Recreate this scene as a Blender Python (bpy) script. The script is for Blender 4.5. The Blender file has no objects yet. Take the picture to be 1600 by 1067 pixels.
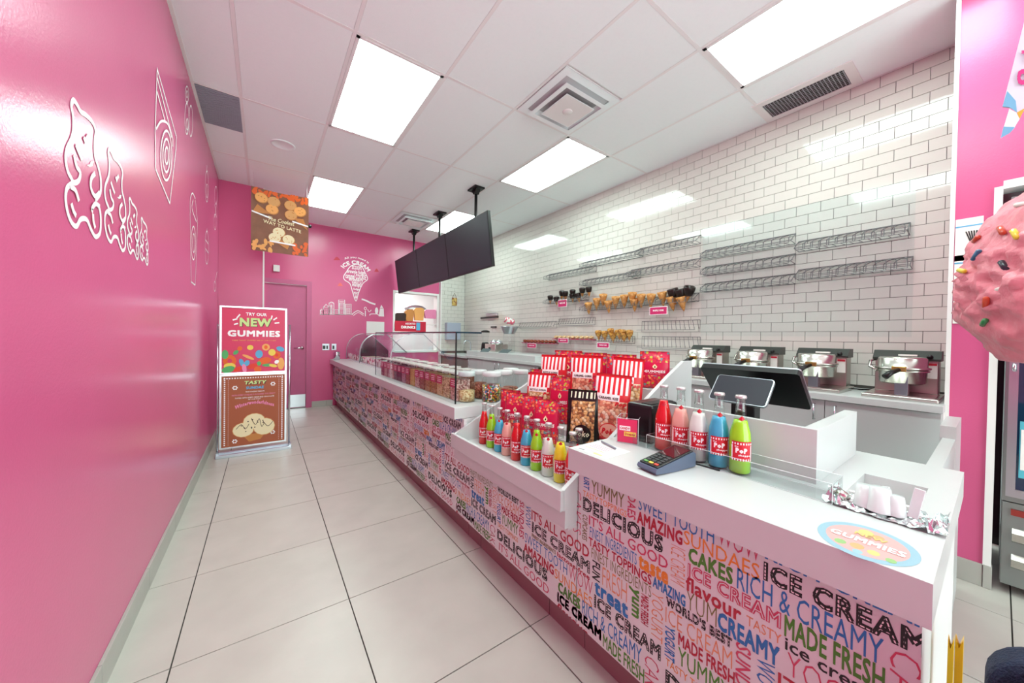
import bpy, bmesh, math, random
from mathutils import Vector, Matrix
random.seed(7)
D = bpy.data
C = bpy.context.scene.collection
PI = math.pi
# ------------------------------------------------------------------ camera
CX, CY, F = 811.44, 533.68, 547.62
YAW, PITCH, ROLL, CZ = 0.63077, -0.01231, 0.01555, 1.2567
fw = Vector((math.sin(YAW)*math.cos(PITCH), math.cos(YAW)*math.cos(PITCH), math.sin(PITCH)))
rt = Vector((math.cos(YAW), -math.sin(YAW), 0)); up = rt.cross(fw)
r2 = rt*math.cos(ROLL)+up*math.sin(ROLL); u2 = -rt*math.sin(ROLL)+up*math.cos(ROLL)
cd = D.cameras.new('camera'); cam = D.objects.new('camera', cd); C.objects.link(cam)
cam.matrix_world = Matrix(((r2.x, u2.x, -fw.x, 0), (r2.y, u2.y, -fw.y, 0), (r2.z, u2.z, -fw.z, CZ), (0, 0, 0, 1)))
cd.sensor_fit = 'HORIZONTAL'; cd.sensor_width = 36; cd.lens = F/1600*36
cd.shift_x = (800-CX)/1600; cd.shift_y = (CY-533.5)/1600; cd.clip_start = 0.02
bpy.context.scene.camera = cam
# ------------------------------------------------------------------ world + exposure
w = D.worlds.new('world'); bpy.context.scene.world = w; w.use_nodes = True
bg = w.node_tree.nodes['Background']; bg.inputs[0].default_value = (0.84, 1, 0.97, 1); bg.inputs[1].default_value = 3.0
vs = bpy.context.scene.view_settings
vs.view_transform = 'Standard'; vs.look = 'None'; vs.gamma = 1; vs.use_curve_mapping = False; vs.exposure = 0.68
LAMP = 9.8
H = 3.145   # ceiling
XL, XR, YB = -0.455, 3.52, 6.95

def at(px, py, ax, val):
    """a pixel of the 1600x1067 photograph -> the point of a real surface plane"""
    d = fw*F + r2*(px-CX) - u2*(py-CY)
    i = 'xyz'.index(ax)
    v = val-CZ if ax == 'z' else val
    p = d*(v/d[i]); p.z += CZ
    return p
# ------------------------------------------------------------------ materials
def lin(h):
    h = h.lstrip('#'); r = []
    for i in (0, 2, 4):
        c = int(h[i:i+2], 16)/255
        r.append(c/12.92 if c <= .04045 else ((c+.055)/1.055)**2.4)
    return (*r, 1)
MATS = {}
def mat(name, col, rough=.5, metal=0, trans=0, emit=0, coat=0, var=0, vscale=8, bump=0, bscale=40, ior=1.45, alpha=1):
    if name in MATS: return MATS[name]
    m = D.materials.new(name); m.use_nodes = True; MATS[name] = m
    nt = m.node_tree; b = nt.nodes['Principled BSDF']
    b.inputs['Base Color'].default_value = lin(col); b.inputs['Roughness'].default_value = rough
    b.inputs['Metallic'].default_value = metal; b.inputs['Transmission Weight'].default_value = trans
    b.inputs['IOR'].default_value = ior; b.inputs['Coat Weight'].default_value = coat; b.inputs['Alpha'].default_value = alpha
    if emit:
        b.inputs['Emission Color'].default_value = lin(col); b.inputs['Emission Strength'].default_value = emit
    if var or bump:
        tc = nt.nodes.new('ShaderNodeTexCoord')
    if var:
        n = nt.nodes.new('ShaderNodeTexNoise'); n.inputs['Scale'].default_value = vscale; n.inputs['Detail'].default_value = 5
        nt.links.new(tc.outputs['Object'], n.inputs['Vector'])
        mp = nt.nodes.new('ShaderNodeMapRange'); mp.inputs[1].default_value = .3; mp.inputs[2].default_value = .7
        mp.inputs[3].default_value = 1-var; mp.inputs[4].default_value = 1+var
        nt.links.new(n.outputs[0], mp.inputs[0])
        mx = nt.nodes.new('ShaderNodeVectorMath'); mx.operation = 'SCALE'; mx.inputs[0].default_value = lin(col)[:3]
        nt.links.new(mp.outputs[0], mx.inputs['Scale']); nt.links.new(mx.outputs[0], b.inputs['Base Color'])
    if bump:
        n = nt.nodes.new('ShaderNodeTexNoise'); n.inputs['Scale'].default_value = bscale; n.inputs['Detail'].default_value = 3
        nt.links.new(tc.outputs['Object'], n.inputs['Vector'])
        bp = nt.nodes.new('ShaderNodeBump'); bp.inputs['Strength'].default_value = bump; bp.inputs['Distance'].default_value = .01
        nt.links.new(n.outputs[0], bp.inputs['Height']); nt.links.new(bp.outputs[0], b.inputs['Normal'])
    return m
def ramp_mat(name, tex, scale, stops, rough=.5, coord='Object', out=0, const=True, bump=0, dark=None):
    """colour patches from a noise or voronoi texture"""
    m = D.materials.new(name); m.use_nodes = True; MATS[name] = m
    nt = m.node_tree; b = nt.nodes['Principled BSDF']; b.inputs['Roughness'].default_value = rough
    tc = nt.nodes.new('ShaderNodeTexCoord')
    t = nt.nodes.new('ShaderNodeTexVoronoi' if tex == 'v' else 'ShaderNodeTexNoise'); t.inputs['Scale'].default_value = scale
    nt.links.new(tc.outputs[coord], t.inputs['Vector'])
    r = nt.nodes.new('ShaderNodeValToRGB'); r.color_ramp.interpolation = 'CONSTANT' if const else 'LINEAR'
    while len(r.color_ramp.elements) < len(stops): r.color_ramp.elements.new(.5)
    for e, (p, c) in zip(r.color_ramp.elements, stops): e.position = p; e.color = lin(c)
    src = t.outputs[1] if tex == 'v' else t.outputs[0]
    if tex == 'v':
        sp = nt.nodes.new('ShaderNodeSeparateColor'); nt.links.new(src, sp.inputs[0]); src = sp.outputs[0]
    nt.links.new(src, r.inputs[0]); col = r.outputs[0]
    if dark is not None and tex == 'v':
        mp = nt.nodes.new('ShaderNodeMapRange'); mp.inputs[1].default_value = dark[0]; mp.inputs[2].default_value = dark[1]
        nt.links.new(t.outputs[0], mp.inputs[0])
        mx = nt.nodes.new('ShaderNodeMix'); mx.data_type = 'RGBA'; nt.links.new(mp.outputs[0], mx.inputs[0])
        nt.links.new(col, mx.inputs[6]); mx.inputs[7].default_value = lin(dark[2]); col = mx.outputs[2]
    nt.links.new(col, b.inputs['Base Color'])
    if bump:
        bp = nt.nodes.new('ShaderNodeBump'); bp.inputs['Strength'].default_value = bump; bp.inputs['Distance'].default_value = .004; bp.invert = tex == 'v'
        nt.links.new(t.outputs[0], bp.inputs['Height']); nt.links.new(bp.outputs[0], b.inputs['Normal'])
    return m
pinkw = mat('pink_paint', '#d25d8b', rough=.24, var=.03, vscale=1.5, bump=.05, bscale=120)
pinkd = mat('pink_door_paint', '#c25f8a', rough=.4, var=.03)
ceilm = mat('ceiling_board', '#f6ffff', rough=.9, var=.012, vscale=40, bump=.1, bscale=200)
gridm = mat('ceiling_grid', '#f0f1f0', rough=.6)
lampm = mat('lamp_diffuser', '#e6fff6', rough=.5, emit=LAMP)
tilem = mat('glazed_tile', '#d3d1ca', rough=.07, var=.015, vscale=3, coat=.3)
grout = mat('dark_grout', '#55534f', rough=.9)
floorm = mat('porcelain_floor', '#bfbbb3', rough=.32, var=.05, vscale=5, bump=.03, bscale=60)
fgrout = mat('floor_grout', '#3d3a36', rough=.95)
basem = mat('baseboard_tile', '#aeada6', rough=.4, var=.04, vscale=6)
white = mat('white_laminate', '#c6cac9', rough=.3, var=.01)
whitep = mat('white_paint', '#ecebe9', rough=.5)
kick = mat('toe_kick_tile', '#8d6468', rough=.5, var=.04)
wallpaper = mat('wallpaper_ground', '#d6d8d7', rough=.4, var=.01)
black = mat('black_plastic', '#101011', rough=.35)
screen = mat('dark_screen', '#34383f', rough=.4, ior=1.25)
steel = mat('brushed_steel', '#cbc9c2', rough=.25, metal=1, var=.08, vscale=20)
chrome = mat('chrome', '#d6dae0', rough=.12, metal=1)
alum = mat('satin_aluminium', '#c3c8cf', rough=.3, metal=1)
wire = mat('rack_wire', '#77777a', rough=.35, metal=.7)
glass = mat('clear_glass', '#ffffff', rough=0, trans=1, ior=1.05)
gedge = mat('dark_glass_edge', '#14313d', rough=.1)
def thin(name, col, fac, rough=.05):
    m = D.materials.new(name); m.use_nodes = True; nt = m.node_tree; nt.nodes.clear()
    o = nt.nodes.new('ShaderNodeOutputMaterial'); mx = nt.nodes.new('ShaderNodeMixShader')
    t = nt.nodes.new('ShaderNodeBsdfTransparent'); g = nt.nodes.new('ShaderNodeBsdfGlossy')
    t.inputs[0].default_value = lin(col); g.inputs['Roughness'].default_value = rough
    fr = nt.nodes.new('ShaderNodeLayerWeight'); pw = nt.nodes.new('ShaderNodeMath'); pw.operation = 'POWER'; pw.inputs[1].default_value = 4
    ad = nt.nodes.new('ShaderNodeMath'); ad.operation = 'MULTIPLY_ADD'; ad.inputs[1].default_value = .3; ad.inputs[2].default_value = fac
    nt.links.new(fr.outputs['Facing'], pw.inputs[0]); nt.links.new(pw.outputs[0], ad.inputs[0]); nt.links.new(ad.outputs[0], mx.inputs[0])
    nt.links.new(t.outputs[0], mx.inputs[1]); nt.links.new(g.outputs[0], mx.inputs[2]); nt.links.new(mx.outputs[0], o.inputs[0])
    MATS[name] = m; return m
pane = thin('guard_glass', '#fbfefe', .015)
acryl = thin('clear_acrylic', '#fafcfc', .03)
bglass = thin('bottle_glass', '#f8fbfa', .03)
nglass = thin('bottle_neck_glass', '#e6ecea', .14)
white_print = mat('white_vinyl', '#f8eff2', rough=.5)
# ------------------------------------------------------------------ mesh builder
class MB:
    def __init__(s): s.v = []; s.f = []; s.m = []; s.sm = []
    def add(s, vs_, fs, mi=0, smooth=False, M=None):
        o = len(s.v)
        s.v += [tuple(M @ Vector(p)) if M is not None else tuple(p) for p in vs_]
        for f in fs: s.f.append(tuple(i+o for i in f)); s.m.append(mi); s.sm.append(smooth)
        return s
    def box(s, x0, x1, y0, y1, z0, z1, mi=0, b=0, M=None):
        if x0 > x1: x0, x1 = x1, x0
        if y0 > y1: y0, y1 = y1, y0
        if z0 > z1: z0, z1 = z1, z0
        if not b:
            vs_ = [(x, y, z) for z in (z0, z1) for x, y in ((x0, y0), (x1, y0), (x1, y1), (x0, y1))]
            fs = [(3, 2, 1, 0), (4, 5, 6, 7), (0, 1, 5, 4), (1, 2, 6, 5), (2, 3, 7, 6), (3, 0, 4, 7)]
            return s.add(vs_, fs, mi, False, M)
        bm = bmesh.new(); bmesh.ops.create_cube(bm, size=1, matrix=Matrix.Translation(((x0+x1)/2, (y0+y1)/2, (z0+z1)/2)) @ Matrix.Diagonal((x1-x0, y1-y0, z1-z0, 1)))
        bmesh.ops.bevel(bm, geom=bm.edges[:], offset=b, segments=2, affect='EDGES', profile=.5)
        bm.verts.index_update()
        s.add([v.co[:] for v in bm.verts], [[v.index for v in f.verts] for f in bm.faces], mi, False, M); bm.free(); return s
    def quad(s, a, b, c, d, mi=0): return s.add([a, b, c, d], [(0, 1, 2, 3)], mi)
    def prism(s, poly, ax, a, b, mi=0, M=None):
        """poly in the plane across ax, swept from a to b"""
        def P(p, t):
            return {'x': (t, p[0], p[1]), 'y': (p[0], t, p[1]), 'z': (p[0], p[1], t)}[ax]
        n = len(poly); vs_ = [P(p, a) for p in poly]+[P(p, b) for p in poly]
        fs = [tuple(range(n))[::-1], tuple(range(n, 2*n))]+[(i, (i+1) % n, n+(i+1) % n, n+i) for i in range(n)]
        return s.add(vs_, fs, mi, False, M)
    def tube(s, pts, r, n=6, mi=0, closed=False, M=None, cap=True):
        pts = [Vector(p) for p in pts]; k = len(pts); vs_ = []; fs = []
        rr = r if isinstance(r, (list, tuple)) else [r]*k
        prev = None
        for i, p in enumerate(pts):
            if closed: t = pts[(i+1) % k]-pts[i-1]
            else: t = pts[min(i+1, k-1)]-pts[max(i-1, 0)]
            if t.length < 1e-9: t = Vector((0, 0, 1))
            t.normalize()
            if prev is None:
                a = Vector((0, 0, 1)) if abs(t.z) < .9 else Vector((1, 0, 0)); prev = t.cross(a).normalized()
            else:
                prev = prev-t*prev.dot(t)
                prev = prev.normalized() if prev.length > 1e-6 else t.orthogonal().normalized()
            q = t.cross(prev)
            for j in range(n):
                an = 2*PI*j/n; vs_.append(p+(prev*math.cos(an)+q*math.sin(an))*rr[i])
        for i in range(k if closed else k-1):
            for j in range(n):
                a = i*n+j; b = i*n+(j+1) % n; c = ((i+1) % k)*n+(j+1) % n; d = ((i+1) % k)*n+j; fs.append((a, b, c, d))
        if cap and not closed: fs += [tuple(range(n))[::-1], tuple(range((k-1)*n, k*n))]
        return s.add(vs_, fs, mi, n > 5, M)
    def lathe(s, prof, n=20, c=(0, 0, 0), mi=0, cap=True, M=None, a0=0, a1=2*PI, smooth=True, sx=1, sy=1):
        full = abs(a1-a0-2*PI) < 1e-6; k = n if full else n+1; vs_ = []; fs = []
        for r, z in prof:
            for j in range(k):
                a = a0+(a1-a0)*j/n; vs_.append((c[0]+sx*r*math.cos(a), c[1]+sy*r*math.sin(a), c[2]+z))
        for i in range(len(prof)-1):
            for j in range(n):
                j2 = (j+1) % k if full else j+1
                fs.append((i*k+j, i*k+j2, (i+1)*k+j2, (i+1)*k+j))
        if cap and full:
            if prof[0][0] > 1e-5: fs.append(tuple(range(k))[::-1])
            if prof[-1][0] > 1e-5: fs.append(tuple(range((len(prof)-1)*k, len(prof)*k)))
        return s.add(vs_, fs, mi, smooth, M)
    def ball(s, c, r, n=12, mi=0, M=None):
        r = (r, r, r) if not isinstance(r, (tuple, list)) else r
        k = n//2+1; vs_ = []; fs = []
        for i in range(k+1):
            t = PI*i/k-PI/2
            for j in range(n):
                a = 2*PI*j/n; vs_.append((c[0]+r[0]*math.cos(t)*math.cos(a), c[1]+r[1]*math.cos(t)*math.sin(a), c[2]+r[2]*math.sin(t)))
        for i in range(k):
            for j in range(n): fs.append((i*n+j, i*n+(j+1) % n, (i+1)*n+(j+1) % n, (i+1)*n+j))
        return s.add(vs_, fs, mi, True, M)
    def mesh(s, name, mats):
        me = D.meshes.new(name); me.from_pydata(s.v, [], s.f)
        for m in (mats if isinstance(mats, (list, tuple)) else [mats]): me.materials.append(m)
        me.polygons.foreach_set('material_index', s.m); me.polygons.foreach_set('use_smooth', s.sm); me.update()
        return me
    def build(s, name, mats, parent=None):
        return obj(name, s.mesh(name, mats), parent)
def obj(name, me, parent=None, loc=None):
    o = D.objects.new(name, me); C.objects.link(o)
    if parent is not None: o.parent = parent
    if loc is not None: o.location = loc
    return o
def tag(o, label=None, cat=None, group=None, kind=None):
    if label: o['label'] = label
    if cat: o['category'] = cat
    if group: o['group'] = group
    if kind: o['kind'] = kind
    return o
def empty(name, loc=(0, 0, 0), rz=0, label=None, cat=None, group=None):
    o = D.objects.new(name, None); C.objects.link(o); o.location = loc; o.rotation_euler = (0, 0, rz); o.empty_display_size = .05
    return tag(o, label, cat, group)
def copy_tree(o, parent=None, loc=None, rz=None, label=None):
    c = o.copy(); C.objects.link(c); c.parent = parent
    if loc is not None: c.location = loc
    if rz is not None: c.rotation_euler = (0, 0, rz)
    if label: c['label'] = label
    for ch in list(o.children): copy_tree(ch, c)
    return c
def struct(o): o['kind'] = 'structure'; return o
ORD = ['first', 'second', 'third', 'fourth', 'fifth', 'sixth', 'seventh', 'eighth', 'ninth', 'tenth', 'eleventh', 'twelfth', 'thirteenth', 'fourteenth', 'fifteenth', 'sixteenth', 'seventeenth', 'eighteenth']
# ------------------------------------------------------------------ lettering
TC = {}
def text_geo(body, off=0.0, shear=0.0, res=2, sp=1.0):
    k = (body, off, shear, res, sp)
    if k in TC: return TC[k]
    cu = D.curves.new('t', 'FONT'); cu.body = body; cu.offset = off; cu.shear = shear; cu.resolution_u = res; cu.fill_mode = 'FRONT'; cu.space_character = sp
    o = D.objects.new('t', cu); C.objects.link(o)
    dg = bpy.context.evaluated_depsgraph_get(); me = D.meshes.new_from_object(o.evaluated_get(dg))
    vs_ = [(v.co.x, v.co.y) for v in me.vertices]; fs = [tuple(p.vertices) for p in me.polygons]
    D.objects.remove(o); D.curves.remove(cu); D.meshes.remove(me)
    TC[k] = (vs_, fs); return TC[k]
def put_text(mb, body, o, u, v, mi=0, off=0.0, shear=0.0, ref=None, bend=None, res=2):
    """letters fitted to the parallelogram o, o+u, o+v; bold weights are thin stacked layers, ref: outline weight that sets the fit"""
    full = ref if ref is not None else off
    sp = 1+max(0, full-.01)*3.2
    base = min(off, 0); b = max(0, off)
    vs_, fs = text_geo(body, base, shear, res, sp)
    e = max(0, full)
    x0 = min(p[0] for p in vs_)-e; x1 = max(p[0] for p in vs_)+e; y0 = min(p[1] for p in vs_)-e; y1 = max(p[1] for p in vs_)+e
    o = Vector(o); u = Vector(u); v = Vector(v)
    f = (lambda a, c: Vector(bend(a, c))) if bend else (lambda a, c: o+u*a+v*c)
    p0 = f(.5, .5); n = (f(.52, .5)-p0).cross(f(.5, .54)-p0)
    n = n.normalized() if n.length > 0 else Vector((0, 0, 0))
    sh = [(0, 0)] if b < .003 else [(b, b), (-b, b), (b, -b), (-b, -b)]+([(0, 0)] if b > .025 else [])
    for k, (dx, dy) in enumerate(sh):
        mb.add([f((p[0]+dx-x0)/(x1-x0), (p[1]+dy-y0)/(y1-y0))+n*(.00014*k) for p in vs_], fs, mi)
def smooth_path(p, closed=False, n=4):
    r = []; k = len(p)
    for i in range(k if closed else k-1):
        a = p[i-1] if (closed or i) else p[0]; b = p[i]; c = p[(i+1) % k]; d = p[(i+2) % k] if (closed or i+2 < k) else p[-1]
        for j in range(n):
            t = j/n
            r.append(tuple(.5*(2*b[q]+(c[q]-a[q])*t+(2*a[q]-5*b[q]+4*c[q]-d[q])*t*t+(3*b[q]-a[q]-3*c[q]+d[q])*t**3) for q in (0, 1)))
    if not closed: r.append(tuple(p[-1]))
    return r
def ribbon(mb, pts, wd, to3, closed=False, mi=0):
    k = len(pts); vs_ = []; fs = []
    for i, p in enumerate(pts):
        a = pts[i-1] if (closed or i) else p; b = pts[(i+1) % k] if (closed or i < k-1) else p
        dx, dy = b[0]-a[0], b[1]-a[1]; l = math.hypot(dx, dy) or 1; nx, ny = -dy/l*wd/2, dx/l*wd/2
        vs_ += [to3(p[0]+nx, p[1]+ny), to3(p[0]-nx, p[1]-ny)]
    for i in range(k if closed else k-1):
        j = (i+1) % k; fs.append((2*i, 2*i+1, 2*j+1, 2*j))
    mb.add(vs_, fs, mi)
def disc(mb, c, rx, ry, to3, mi=0, n=16, rot=0):
    vs_ = []
    for j in range(n):
        a = 2*PI*j/n; x = rx*math.cos(a); y = ry*math.sin(a)
        vs_.append(to3(c[0]+x*math.cos(rot)-y*math.sin(rot), c[1]+x*math.sin(rot)+y*math.cos(rot)))
    mb.add(vs_, [tuple(range(n))], mi)

# ================================================================== SETTING
YF = -2.6     # the shop goes on behind the camera to its front window line
# floor
fl = struct(MB().box(XL-.1, 4.2, YF, YB+2.2, -.1, -.004).build('floor', fgrout))
tx = [-.455, -.274]+[-.274+.61*k for k in range(1, 8)]
ty = [1.802+.6198*k for k in range(-7, 9)]+[YB]
for i in range(len(tx)-1):
    for j in range(len(ty)-1):
        x0, x1, y0, y1 = tx[i]+.0025, min(tx[i+1], 4.1)-.0025, ty[j]+.0025, ty[j+1]-.0025
        if x0 > 1.1 and y0 > .5: continue
        dz = random.uniform(-.0004, .0004)
        MB().box(x0, x1, y0, y1, -.012, dz).build('floor_tile', floorm, fl)
# ceiling
ce = struct(MB().box(XL-.1, XR+.1, YF, YB+.05, H+.012, H+.1).build('ceiling', gridm))
gx = [XL]+[-.157+.6096*k for k in range(0, 6)]+[XR]
gy = [YF, -2.471, -1.252, -.033, 1.186, 2.405, 3.624, 4.843, 6.062, YB]
LIGHTS = [(2, 5), (2, 7), (5, 5), (5, 3), (5, 7), (2, 3)]
VENT = [(4, 4), (4, 7)]
tb = MB()
for x in gx[1:-1]: tb.box(x-.011, x+.011, YF, YB, H-.001, H+.012)
for y in gy[1:-1]: tb.box(XL, XR, y-.011, y+.011, H-.0016, H+.0112)
tb.box(XL, XL+.02, YF, YB, H-.0024, H+.0105); tb.box(XR-.02, XR, YF, YB, H-.0024, H+.0105)
tb.build('grid_bars', gridm, ce)
def cell(i, j): return gx[i]+.012, gx[i+1]-.012, gy[j]+.012, gy[j+1]-.012
for i in range(len(gx)-1):
    for j in range(len(gy)-1):
        if (i, j) in LIGHTS: continue
        x0, x1, y0, y1 = cell(i, j)
        if (i, j) in VENT:
            yy = (y0, 1.79) if j == 4 else None
            if j == 4: MB().box(x0, x1, y0, 1.785, H, H+.012).build('ceiling_panel', ceilm, ce)
            else:
                MB().box(x0, x1, y0, 5.36, H, H+.012).build('ceiling_panel', ceilm, ce)
            continue
        if i == 0 and j == 6:
            MB().box(x0, x1, 4.25, y1, H, H+.012).build('ceiling_panel', ceilm, ce)
            continue
        MB().box(x0, x1, y0, y1, H, H+.012).build('ceiling_panel', ceilm, ce)
LB = {(2, 5): 'flat white ceiling light panel above the aisle, left of the round-centred air diffuser', (2, 7): 'flat white ceiling light panel just right of the hanging autumn poster', (5, 5): 'flat white ceiling light panel right above the middle of the tiled wall', (5, 3): 'flat white ceiling light panel at top right beside the dark mesh grille', (5, 7): 'flat white ceiling light panel partly hidden by the hanging menu screens', (2, 3): 'flat white ceiling light panel over the aisle above the camera', (2, 1): 'flat white ceiling light panel over the aisle behind the camera', (5, 1): 'flat white ceiling light panel on the right behind the camera'}
for ij in LIGHTS:
    x0, x1, y0, y1 = cell(*ij)
    e = empty('ceiling_light', ((x0+x1)/2, (y0+y1)/2, H), 0, LB[ij], 'ceiling light', 'flat ceiling light panels')
    a, b = (x1-x0)/2, (y1-y0)/2
    fr = MB()
    for bx in ((-a, a, -b, -b+.022), (-a, a, b-.022, b), (-a, -a+.022, -b, b), (a-.022, a, -b, b)): fr.box(*bx, -.003, .02)
    fr.build('frame', gridm, e)
    MB().box(-a+.022, a-.022, -b+.022, b-.022, .002, .012).build('diffuser', lampm, e)
# left wall, pillar
struct(MB().box(XL-.12, XL, YF, YB+.2, 0, H+.012).build('wall_left', pinkw))
pl = struct(MB().box(XL+.001, 0, 5.7, YB, 0, H).build('wall_pillar', pinkw))
MB().box(-.012, .006, 5.694, 5.712, 0, H).build('corner_strip', whitep, pl)
# back wall with door recess and pass-through
DX0, DX1, DZ = .0, .63, 2.12
WX0, WX1, WZ0, WZ1 = 2.06, 2.93, .95, 2.10
bw = MB()
T = .16
for x0, x1, z0, z1 in ((DX0, DX1, DZ, H), (DX1, WX0, 0, H), (WX0, WX1, 0, WZ0), (WX0, WX1, WZ1, H), (WX1, 2.985, 0, H)):
    bw.box(x0, x1, YB, YB+T, z0, z1)
bwo = struct(bw.build('wall_back', pinkw))
dr = empty('door_1'); struct(dr)
MB().box(DX0+.002, DX1-.042, YB+.035, YB+.075, .01, DZ-.045).build('door_leaf', pinkd, dr)
MB().box(DX1-.04, DX1+.035, YB-.012, YB+.1, 0, DZ+.03).box(DX0+.002, DX1-.04, YB-.012, YB+.1, DZ-.04, DZ+.03).build('door_frame', pinkd, dr)
MB().box(.34, DX1-.045, YB+.03, YB+.034, .02, .23).build('kick_plate', chrome, dr)
hd = MB().lathe([(.028, 0), (.028, .012)], 14, M=Matrix.Translation((.53, YB+.034, 1.02)) @ Matrix.Rotation(PI/2, 4, 'X'))
hd.tube([(.53, YB+.03, 1.02), (.53, YB-.02, 1.02), (.50, YB-.03, 1.02), (.41, YB-.03, 1.018)], .010, 8)
hd.build('door_handle', chrome, dr)
# window_1: pass-through into the white back room
wn = empty('window_1'); struct(wn)
wb = MB()
for x0, x1, z0, z1 in ((WX0-.035, WX0+.005, WZ0-.02, WZ1+.035), (WX1-.005, WX1+.035, WZ0-.02, WZ1+.035), (WX0, WX1, WZ1-.005, WZ1+.035), (WX0, WX1, WZ0-.03, WZ0+.01)):
    wb.box(x0, x1, YB-.015, YB+T+.01, z0, z1)
wb.build('window_frame', whitep, wn)
rm = MB()
rm.box(1.4, 3.9, YB+2.1, YB+2.15, 0, H); rm.box(1.35, 1.4, YB+T, YB+2.15, 0, H); rm.box(3.9, 3.95, YB+T, YB+2.15, 0, H); rm.box(1.35, 3.95, YB+T, YB+2.15, 2.6, 2.65)
struct(rm.build('wall_back_room', whitep))
MB().box(2.1, 2.6, YB+1.0, YB+1.5, 2.585, 2.6).build('lamp', mat('room_fill_glow', '#ffffff', emit=30))  # unseen glowing panel, added to whiten the room behind the opening
tag(D.objects['lamp'], 'unseen lamp panel added to brighten the room behind the pass-through', 'ceiling light')
D.objects['lamp'].name = 'room_fill_lamp'
# tile walls
TL, TH = .156, .0785
ro = struct(MB().box(XR+.006, XR+.14, .165, YB+.2, 0, H+.012).build('wall_right', grout))
near = []; rest = MB()
zr = [H-.0015-TH*k for k in range(0, 30)]
tmesh = MB().box(0, .007, .0013, TL-.0013, .0013, TH-.0013, b=.0011).mesh('tile', tilem)
for k, zt in enumerate(zr):
    z0 = zt-TH
    if z0 < .90: break
    y = .377+(TL/2 if k % 2 else 0)-TL*2
    while y < 6.86:
        a, b = max(y, .168), min(y+TL, 6.86)
        if b-a > .02:
            if b-a > TL-.001: near.append((y, z0))
            else: rest.box(XR, XR+.007, a+.0013, b-.0013, z0+.0013, z0+TH-.0013)
        y += TL
near.sort(key=lambda p: p[0])
for y, z0 in near[:300]: obj('tile', tmesh, ro, (XR, y, z0))
for y, z0 in near[300:]:
    rest.box(XR, XR+.007, y+.0013, y+TL-.0013, z0+.0013, z0+TH-.0013)
tag(rest.build('tile_field', tilem, ro), kind='stuff')
rb = struct(MB().box(2.985, XR+.006, 6.867, 6.99, 0, H+.012).build('wall_back_tiled', grout)); rest = MB()
for k, zt in enumerate(zr):
    z0 = zt-TH
    if z0 < .90: break
    x = XR+(TL/2 if k % 2 else 0)
    while x > 2.99:
        a, b = max(x-TL, 2.99), min(x, XR)
        if b-a > .015: rest.box(a+.0013, b-.0013, 6.86, 6.867, z0+.0013, z0+TH-.0013)
        x -= TL
tag(rest.build('tile_field', tilem, rb), kind='stuff')
struct(MB().box(2.968, 2.99, 6.85, 6.99, 0, H).build('trim_1', whitep))
# right pink wall (end of the alcove) with the cooler opening
PX = 3.03
pr = MB().box(PX, XR+.14, .03, .163, 0, H).box(PX, XR+.14, -.95, .03, 2.06, H).box(PX, XR+.14, YF, -.95, 0, H)
struct(pr.build('wall_right_front', pinkw))
struct(MB().box(PX-.006, PX+.012, .155, .172, .0, H).build('trim_2', whitep))
cs = MB().box(PX-.012, PX+.1, .003, .03, 0.115, 2.06).box(PX-.012, PX+.1, -.95, .003, 2.045, 2.085)
struct(cs.build('trim_3', whitep))
struct(MB().box(PX+.7, PX+.72, -.95, .03, 0, 2.06).build('wall_recess', black))
# baseboards (tile pieces)
def baseboard(name, pieces):
    o = D.objects.new(name, None); C.objects.link(o); struct(o)
    for p in pieces: MB().box(*p, b=.0015).build('baseboard_tile', basem, o)
baseboard('baseboard_left', [(XL, XL+.012, y+.0015, min(y+.6198, 5.7)-.0015, 0, .105) for y in [ty[j] for j in range(0, 14)] if y < 5.6])
baseboard('baseboard_back', [(.675, .90, YB-.012, YB, 0, .10), (.9015, .995, YB-.012, YB, 0, .10)])
baseboard('baseboard_right', [(PX-.012, PX, .03, .155, 0, .115), (PX-.016, PX+.03, .0, .028, 0, .118)])

# ================================================================== COUNTERS
WORDS = []   # text, s0, s1, z0, z1, colour, weight, orientation, marquee
PAL = ['#1c191b', '#ac1f37', '#c43f60', '#df8a2e', '#4a8a2b', '#77743f', '#2c76b4', '#d88f63']
BK, RD, PK, OR, GR, OL, BL, PE = range(8)
NR = [('SUNDAES', -.535, -.341, .66, .70, OR, 0), ('WOW', -.44, -.34, .705, .76, PK, -.01), ('CAKES', -.52, -.401, .613, .658, GR, .03), ('RICH & CREAMY', -.391, -.124, .612, .667, BL, 0),
      ('ICE CREAM', -.521, -.294, .57, .61, PK, 9), ('flavour', -.526, -.379, .528, .57, RD, .02), ('YUM', -.523, -.439, .475, .53, OL, -.015), ('CREAMY', -.436, -.295, .475, .525, BL, .03), ('TASTY', -.367, -.292, .533, .558, PE, 0),
      ('MADE FRESH', -.287, -.121, .56, .612, GR, .02), ('ice cream', -.285, -.12, .53, .558, BK, .01), ('YOGURT', -.28, -.09, .475, .528, PK, -.015), ('ICE CREAM', -.332, -.066, .668, .715, BK, 8), ('AMAZING', -.632, -.526, .475, .51, BL, .03),
      ('RICH CREAMY', -.33, -.02, .722, .76, BL, .02)]
NRV = [('CAKES', -.115, -.073, .48, .66, PK, -.015), ('ICE CREAM', -.574, -.529, .53, .64, PE, -.015)]
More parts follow.
